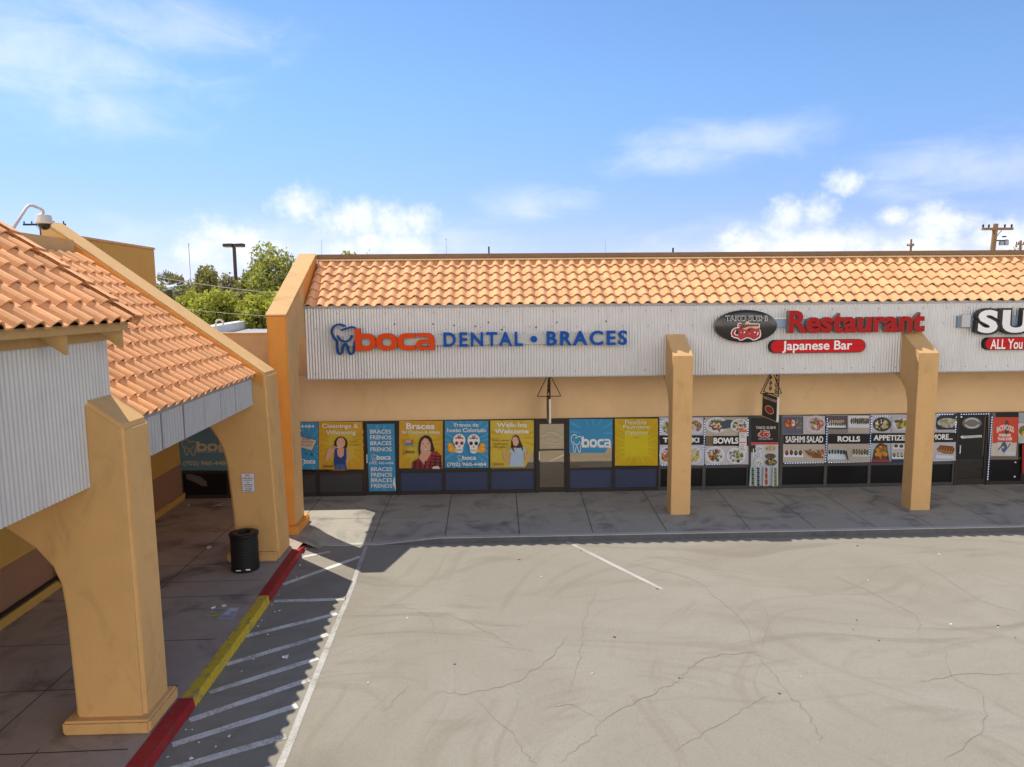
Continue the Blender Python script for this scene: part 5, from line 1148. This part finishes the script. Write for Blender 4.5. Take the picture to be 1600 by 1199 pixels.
# stuck-down flyers and litter
def flyer(pts, label, cells, col):
    b = MB(); b.add([(x, y, .006) for x, y in pts], [(0, 1, 2, 3)], flat(col)); P = [Vector((*p, 0)) for p in pts]; rnd = random.Random(len(cells)+5)
    for u0, v0, u1, v1, c in cells:
        q = lambda u, v: tuple((P[0].lerp(P[1], u)).lerp(P[3].lerp(P[2], u), v)+Vector((0, 0, .0075)))
        b.add([q(u0, v0), q(u1, v0), q(u1, v1), q(u0, v1)], [(0, 1, 2, 3)], flat(c))
    tag(b.build('flyer', loc=(*pts[0], 0)), label, 'flyer')
flyer([(-5.20, 12.28), (-4.91, 12.27), (-4.86, 12.74), (-5.09, 12.74)], 'yellowed flyer stuck flat on the pavement, left of its pair', [(.06, .06, .45, .28, (.30, .29, .25)), (.55, .06, .94, .28, (.36, .30, .06)), (.06, .36, .94, .55, (.34, .28, .06)), (.06, .62, .94, .9, (.26, .26, .24))], (.42, .40, .33))
flyer([(-4.88, 12.26), (-4.60, 12.24), (-4.66, 12.72), (-4.84, 12.73)], 'white flyer stuck flat on the pavement, right of its pair', [(.08, .08, .92, .34, (.30, .31, .34)), (.08, .42, .45, .66, (.52, .53, .56)), (.54, .42, .92, .66, (.33, .34, .37)), (.08, .72, .92, .92, (.55, .56, .6))], (.46, .47, .50))
flyer([(-7.75, 19.45), (-7.15, 19.50), (-7.02, 19.78), (-7.55, 19.74)], 'torn white paper lying below the corner window', [(.35, .2, .55, .8, (.2, .17, .15)), (.65, .3, .9, .5, (.25, .2, .18))], (.50, .46, .43))
def scrap(x, y, z, r, label, seed, group='litter scraps by the red kerb', col=(.66, .66, .66)):
    rnd = random.Random(seed); n = 7; b = MB(); top = [(x+r*rnd.uniform(.5, 1.2)*math.cos(6.283*i/n), y+r*rnd.uniform(.5, 1.2)*math.sin(6.283*i/n)) for i in range(n)]
    vs = [(u, v, z) for u, v in top]+[(u*.9+x*.1, v*.9+y*.1, z+r*rnd.uniform(.1, .5)) for u, v in top]+[(x, y, z+r*.35)]
    b.add(vs, [(i, (i+1) % n, n+(i+1) % n, n+i) for i in range(n)]+[(n+i, n+(i+1) % n, 2*n) for i in range(n)], flat(col))
    tag(b.build('paper_scrap', loc=(x, y, z)), label, 'litter', group)
rnd = random.Random(12)
for i in range(26):
    y = rnd.uniform(8.3, 15.9); x = -4.2+rnd.random()**2*.7; scrap(x, y, ZA+.003, rnd.uniform(.012, .028), 'tiny white scrap of litter on the dark asphalt near the kerb', 100+i)
for i, (px, py) in enumerate(((463, 866), (472, 868), (458, 874), (446, 896), (440, 905), (476, 858))):
    p = Vector((0, 0, H)); d = FW+RT*((px-CX)/F)-UP*((py-CY)/F); p = p+d*((ZA-H)/d.z); scrap(p.x, p.y, ZA+.003, .06, 'crumpled white paper scrap at the far end of the red kerb', 300+i, 'crumpled paper at the kerb end')
for i, (px, py) in enumerate(((446, 1027), (333, 950), (350, 947), (327, 856), (295, 790))):
    zz = ZA if i == 0 else .008
    d = FW+RT*((px-CX)/F)-UP*((py-CY)/F); p = Vector((0, 0, H))+d*((zz-H)/d.z)
    scrap(p.x, p.y, zz+.003, (.06, .05, .045, .06, .05)[i], ('white paper scrap lying between two hatch lines', 'white scrap on the yellowed flyer', 'white scrap on the white flyer', 'folded white paper on the brown shaded pavement', 'white scrap at the foot of the brown wall')[i], 400+i, None)
for i in range(34):
    x, y = rnd.uniform(-2, 15), rnd.uniform(8.2, 15.8); scrap(x, y, ZA+.003, rnd.uniform(.012, .03), 'tiny pale speck of litter on the sunlit asphalt', 500+i, 'specks on the sunlit lot', rnd.choice([(.66, .66, .63), (.5, .48, .42), (.10, .09, .08)]))
# oily patches are their own flat stains
def stain(pts, z, label, col):
    b = MB(); b.add([(x, y, z) for x, y in smooth_path(pts+[pts[0]], 5)[:-1]], [tuple(range(len(smooth_path(pts+[pts[0]], 5))-1))], flat(col, .8)); tag(b.build('stain', loc=(*pts[0], z)), label, 'stain')
stain([(-6.35, 16.9), (-6.2, 17.35), (-5.92, 17.62), (-5.62, 17.60), (-5.7, 17.25), (-6.0, 16.95)], .006, 'dark brown spill on the shaded pavement behind the trash can', (.095, .06, .045))
# cable coil and conduit on the brown wall
b = MB(); wx = lw(13.9)+.10
for k in range(4):
    b.tube([(wx+.02*k, 13.95+.22*math.cos(t*.42+k)*(1-.06*k), .42+.34*math.sin(t*.42+k)*(1-.05*k)) for t in range(16)], .012, 'darkwire', 5)
tag(b.build('cable_coil', loc=(wx, 13.95, .1)), 'coil of dark cable hanging low on the brown wall', 'cable')
b = MB(); b.tube([(lw(5)+.06, 5, .24), (lw(14.3)+.06, 14.3, .24)], .035, 'iron', 8); tag(b.build('conduit', loc=(lw(9), 9, .2)), 'dark conduit pipe running along the brown wall base', 'pipe')

# ================================================================== ROOFTOP AND BACKGROUND
cc = thing('security_camera', 'beige dome security camera on a bent arm above the left roof', 'camera', (-8.6, 13.45, 6.9))
b = MB(); P_ = [(-8.6, 13.42, 6.90), (-8.6, 13.45, 6.99), (-8.6, 13.86, 7.40), (-8.6, 13.95, 7.455), (-8.6, 14.05, 7.47), (-8.6, 14.30, 7.44), (-8.6, 14.37, 7.41), (-8.6, 14.375, 7.36)]
b.tube(P_, .028, 'offwhite', 8); b.build('arm', cc, smooth=True)
b = MB(); b.lathe([(.03, .36), (.05, .33), (.11, .32), (.135, .30), (.15, .17), (.155, .165), (.15, .15), (.12, .14)], (-8.6, 14.375, 7.02), 'offwhite', 24); b.build('housing', cc, smooth=True)
b = MB(); b.lathe([(.115, .14), (.11, .10), (.08, .05), (.04, .025), (.0, .02)], (-8.6, 14.375, 7.02), 'oval', 24, cap=False); b.build('dome', cc, smooth=True)
def utility_pole(px, py_top, Y, arm, label, r=.14, m='wood', arm_dy=10, lean=0, tr=False):
    t = at(px, py_top, Y); o = thing('utility_pole', label, 'utility pole', (t.x, Y, -.3), 'timber utility poles beyond the roofs')
    b = MB(); b.tube([(t.x+lean, Y, -.3), (t.x, Y, t.z)], r*1.35, m, 10, r); b.build('pole', o)
    k = Y/F; z = t.z-arm_dy*k; b = MB(); b.box(t.x-arm[0]*k, t.x+arm[1]*k, Y-.16, Y-.02, z-.07, z+.07, m); b.tube([(t.x-arm[0]*k*.35, Y-.1, z-.05), (t.x, Y-.1, z-14*k*.9)], .02, 'iron', 4); b.tube([(t.x+arm[1]*k*.35, Y-.1, z-.05), (t.x, Y-.1, z-14*k*.9)], .02, 'iron', 4); b.build('crossarm', o)
    for f in (-.95, -.55, .5, .92):
        xx = t.x+(arm[1] if f > 0 else arm[0])*k*f; b = MB(); b.lathe([(.03, 0), (.06, .05), (.04, .1), (.07, .14), (.03, .2)], (xx, Y-.09, z+.07), 'iron', 8); b.build('insulator', o)
    if tr:
        for dx, dz, h_ in ((9, 30, 7), (17, 29, 9), (13, 20, 2)):
            b = MB(); b.lathe([(.10, 0), (.13, .03), (.13, h_*k*.8), (.06, h_*k)], (t.x+dx*k, Y-.1, t.z-dz*k-h_*k*.5), 'flash' if h_ > 3 else 'iron', 10); b.build('transformer', o)
        b = MB(); b.tube([(t.x, Y, t.z-26*k), (t.x+20*k, Y-.1, t.z-26*k)], .04, 'iron', 5); b.build('bracket', o)
    return o
utility_pole(1556, 350, 42, (23, 26), 'tall brown timber utility pole with transformers at right', .14, 'wood', 8, -.5, True)
utility_pole(1595, 376, 75, (8, 8), 'small far utility pole beside the olive tree at right', .12, 'wood', 6)
utility_pole(1424, 374, 90, (7, 4), 'small far utility pole with bare arm above the right tile roof', .12, 'wood', 10)
utility_pole(67, 347, 60, (28, 34), 'dark far utility pole behind the dome security camera', .28, 'iron', 4)
def mast(px, p0, p1, Y, r, m, label):
    a, c = at(px, p0, Y), at(px, p1, Y); b = MB(); b.tube([(c.x, Y, min(c.z, 6.2) if Y < 37 else 0), (c.x, Y, a.z)], r, m, 6); 
    if Y > 60: b.lathe([(r*2.2, 0), (r*2.2, r*4)], (c.x, Y, a.z-r*2), m, 6)
    tag(b.build('mast', loc=(c.x, Y, 6.2 if Y < 37 else 0)), label, 'mast')
mast(764, 385.5, 399, 24, .03, 'iron', 'short dark vent rod above the roof near the photo centre')
mast(1051.5, 387.5, 395, 22, .028, 'iron', 'short dark vent stub above the left freestanding pillar')
mast(697.5, 374, 399, 80, .022, 'flash', 'thin far mast above the letters DENTAL')
mast(503, 377, 401, 80, .02, 'flash', 'thin far mast near the left end of the tile ridge')
mast(946, 378, 396, 90, .022, 'flash', 'thin far mast with small head above the word BRACES')
mast(300, 382, 470, 70, .03, 'flash', 'tall thin far mast left of the parking light')
def lot_light():
    Y = 45; t = at(365.5, 381, Y); o = thing('parking_light', 'brown twin head parking lot light pole above the trees', 'street lamp', (t.x, Y, 0))
    b = MB(); b.tube([(t.x, Y, 0), (t.x, Y, t.z-.1)], .11, 'pole_brown', 8); b.build('pole', o)
    for s in (-1, 1):
        b = MB(); x0, x1 = sorted((t.x+s*.05, t.x+s*.60)); b.hexa([(x0, Y-.25, t.z-.20), (x1, Y-.25, t.z-.20), (x1, Y+.25, t.z-.20), (x0, Y+.25, t.z-.20), (x0, Y-.28, t.z-.02), (x1, Y-.28, t.z+.0), (x1, Y+.28, t.z+.0), (x0, Y+.28, t.z-.02)], 'pole_brown'); h_ = b.build('lamp_head', o)
        b = MB(); b.box(x0+.06, x1-.06, Y-.2, Y+.2, t.z-.225, t.z-.202, 'white'); b.build('lens', h_)
lot_light()
# overhead cables
def cable(p, q, Y0, Y1, sag, r, label):
    a, c = at(*p, Y0), at(*q, Y1); b = MB(); b.tube([tuple(a.lerp(c, i/12)-Vector((0, 0, sag*4*(i/12)*(1-i/12)))) for i in range(13)], r, 'wire', 4); tag(b.build('cable', loc=tuple(a)), label, 'cable')
cable((150, 415), (470, 462), 33, 33, .15, .018, 'pale overhead cable crossing the upper part of the trees')
cable((230, 476), (470, 496), 34, 34, .1, .016, 'pale overhead cable crossing the lower part of the trees')

# ---- trees: tapered trunk and limbs, crown of many leaf blades in clumps
def tree(px, ptop, pbot, wpx, Y, leaf, name, label, n=2600, seed=1, lobes=9, size=.16, droop=.0, group='trees behind the low roof', gap=.55):
    rnd = np.random.RandomState(seed); k = Y/F; top = at(px, ptop, Y); bot = at(px, pbot, Y); cz_ = (top.z+bot.z)/2; hz = (top.z-bot.z)/2; rx = wpx*k/2
    o = thing(name, label, 'tree', (top.x, Y, -.3), group)
    b = MB(); b.tube([(top.x, Y, -.35), (top.x+.1, Y, cz_*.5), (top.x, Y, cz_)], .05+hz*.07, 'bark', 8, .05+hz*.035)
    cen = []
    for i in range(lobes):
        a = rnd.uniform(0, 6.283); q = rnd.uniform(.35, .85); zz = rnd.uniform(-.85, .72)
        f = math.sqrt(max(.15, 1-zz*zz*.6)); c = Vector((top.x+rx*q*f*math.cos(a), Y+rx*q*f*math.sin(a), cz_+hz*zz)); cen.append((c, rnd.uniform(.30, .52)))
        b.tube([(top.x, Y, cz_-hz*.7), tuple(Vector((top.x, Y, cz_-hz*.2)).lerp(c, .5)+Vector((0, 0, .1))), tuple(c)], .05+hz*.02, 'bark', 5, .015)
    b.build('trunk', o)
    cen.append((Vector((top.x+rx*.1, Y, cz_+hz*.52)), .46)); cen.append((Vector((top.x-rx*.42, Y, cz_+hz*.38)), .42)); cen.append((Vector((top.x+rx*.45, Y, cz_+hz*.36)), .42)); cen.append((Vector((top.x, Y, cz_)), .5))
    b = MB(); vs, fs = [], []
    for i in range(n):
        d = rnd.normal(size=3); d /= np.linalg.norm(d)
        if rnd.random() < .30:
            p = np.array((top.x, Y, cz_))+d*(.62+.30*rnd.random())*np.array([rx, rx, hz])*(1+.16*math.sin(d[0]*7+seed)*math.cos(d[2]*6))
        else:
            c, rr = cen[rnd.randint(len(cen))]; rad = rnd.random()**.45; p = np.array(c)+d*rad*np.array([rx*rr, rx*rr, hz*rr])
        p[2] -= droop*rnd.random()*hz
        if math.sin(p[0]*3.1+seed)*math.sin(p[1]*2.7)*math.sin(p[2]*3.3+seed) > gap: continue
        u = rnd.normal(size=3); u[2] -= droop*2.5; u /= np.linalg.norm(u); w = np.cross(u, rnd.normal(size=3)); w /= np.linalg.norm(w); s = size*rnd.uniform(.6, 1.4)
        j = len(vs); vs += [p-u*s*.5, p+w*s*.28, p+u*s*.6, p-w*s*.28]; fs.append((j, j+1, j+2, j+3))
    b.add(vs, fs, leaf); b.build('crown', o)
    return o
T_ = 'trees behind the low roof'
tree(430, 378, 530, 96, 40, 'leaf_mid', 'tall_tree', 'tallest feathery green tree beside the orange end wall', 9000, 3, 17, .22, .15)
tree(392, 408, 530, 50, 44, 'leaf_mid', 'thin_tree', 'thin leaved tree right of the parking light', 3600, 9, 12, .22, .2)
tree(405, 452, 540, 74, 36, 'leaf_bright', 'leafy_tree', 'bright green bushy tree below the tallest tree', 4600, 5, 12, .19, .1)
tree(330, 446, 540, 72, 37, 'leaf_bright', 'leafy_tree', 'yellow green bushy tree in the middle of the gap', 4800, 6, 12, .19, .1)
tree(295, 452, 530, 60, 40, 'leaf_bright', 'leafy_tree', 'lime tinted tree left of the yellow green tree', 4000, 7, 10, .2, .1)
tree(366, 450, 530, 62, 39, 'leaf_olive', 'leafy_tree', 'olive tree under the parking light', 4200, 17, 10, .2, .1)
tree(322, 413, 500, 44, 62, 'leaf_olive', 'round_tree', 'round dense olive crown standing above the gap trees', 4200, 8, 10, .28, 0, gap=.8)
tree(356, 424, 490, 34, 60, 'leaf_grey', 'thin_tree', 'sparse greyish tree left of the parking light', 1500, 10, 8, .24, .1)
tree(302, 432, 500, 44, 75, 'leaf_grey', 'thin_tree', 'grey green far tree under the tall thin mast', 2600, 11, 8, .32, .1)
tree(248, 440, 520, 60, 46, 'leaf_olive', 'leafy_tree', 'olive tree at the far left of the gap, beside the ochre parapet', 4200, 21, 9, .22, .1)
tree(280, 444, 520, 60, 50, 'leaf_olive', 'leafy_tree', 'olive tree right of the fan palm', 4200, 22, 9, .24, .1)
tree(448, 440, 560, 60, 35, 'leaf_bright', 'leafy_tree', 'bright green tree against the orange end wall', 4200, 23, 11, .18, .2)
tree(540, 386, 470, 36, 55, 'leaf_bright', 'leafy_tree', 'bright tree top just showing above the tile ridge', 2000, 12, 7, .22, .1, 'tree tops above the main roof')
tree(574, 388, 450, 26, 60, 'leaf_grey', 'thin_tree', 'nearly bare twigs showing above the tile ridge', 200, 13, 8, .16, .1, 'tree tops above the main roof')
tree(1588, 384, 450, 30, 80, 'leaf_olive', 'leafy_tree', 'olive tree top beside the small far pole at right', 1800, 14, 7, .3, .1, 'tree tops above the main roof')
def palm(px, py, Y):
    t = at(px, py, Y); o = thing('palm_tree', 'small dusty fan palm at the left of the tree gap', 'tree', (t.x, Y, -.3), 'trees behind the low roof'); b = MB(); b.tube([(t.x, Y, -.3), (t.x, Y, t.z-.8)], .2, 'bark', 8, .16); b.build('trunk', o)
    b = MB(); rnd = random.Random(2)
    for i in range(34):
        a = rnd.uniform(0, 6.283); e = rnd.uniform(-.7, 1.2); L_ = rnd.uniform(1.0, 1.35); c = Vector((t.x, Y, t.z-.8)); d = Vector((math.cos(a)*math.cos(e), math.sin(a)*math.cos(e), math.sin(e)))
        s = d.cross(Vector((0, 0, 1))).normalized()
        for j in range(-4, 5):
            dd = (d+s*j*.11).normalized(); b.add([c+d*L_*.45-s*.02, c+d*L_*.45+s*.02, c+dd*L_*(1-abs(j)*.03)+Vector((0, 0, -.12*abs(j)*.3))+s*.03, c+dd*L_*(1-abs(j)*.03)-s*.03], [(0, 1, 2, 3)], 'leaf_grey')
    b.build('crown', o)
palm(263, 432, 44)
# far hills
b = MB(); rnd = random.Random(6)
def hill(b, x0, x1, Y, hmax, seed, n=80):
    rr = random.Random(seed); ph = [rr.uniform(0, 6.28) for _ in range(6)]; vs = []
    for i in range(n+1):
        t = i/n; x = x0+(x1-x0)*t
        h = hmax*(.75+.2*math.sin(t*9+ph[0])+.18*math.sin(t*23+ph[1])+.1*math.sin(t*51+ph[2])+.05*math.sin(t*110+ph[3]))
        h = max(8, h); vs += [(x, Y-900, -.5), (x, Y-250, h*.55), (x, Y, h), (x, Y+700, -.5)]
    b.add(vs, [(4*i+j, 4*i+4+j, 4*i+5+j, 4*i+1+j) for i in range(n) for j in range(3)], 'hill')
hill(b, -5200, 3000, 5200, 260, 3); o = b.build('hills'); o['kind'] = 'structure'
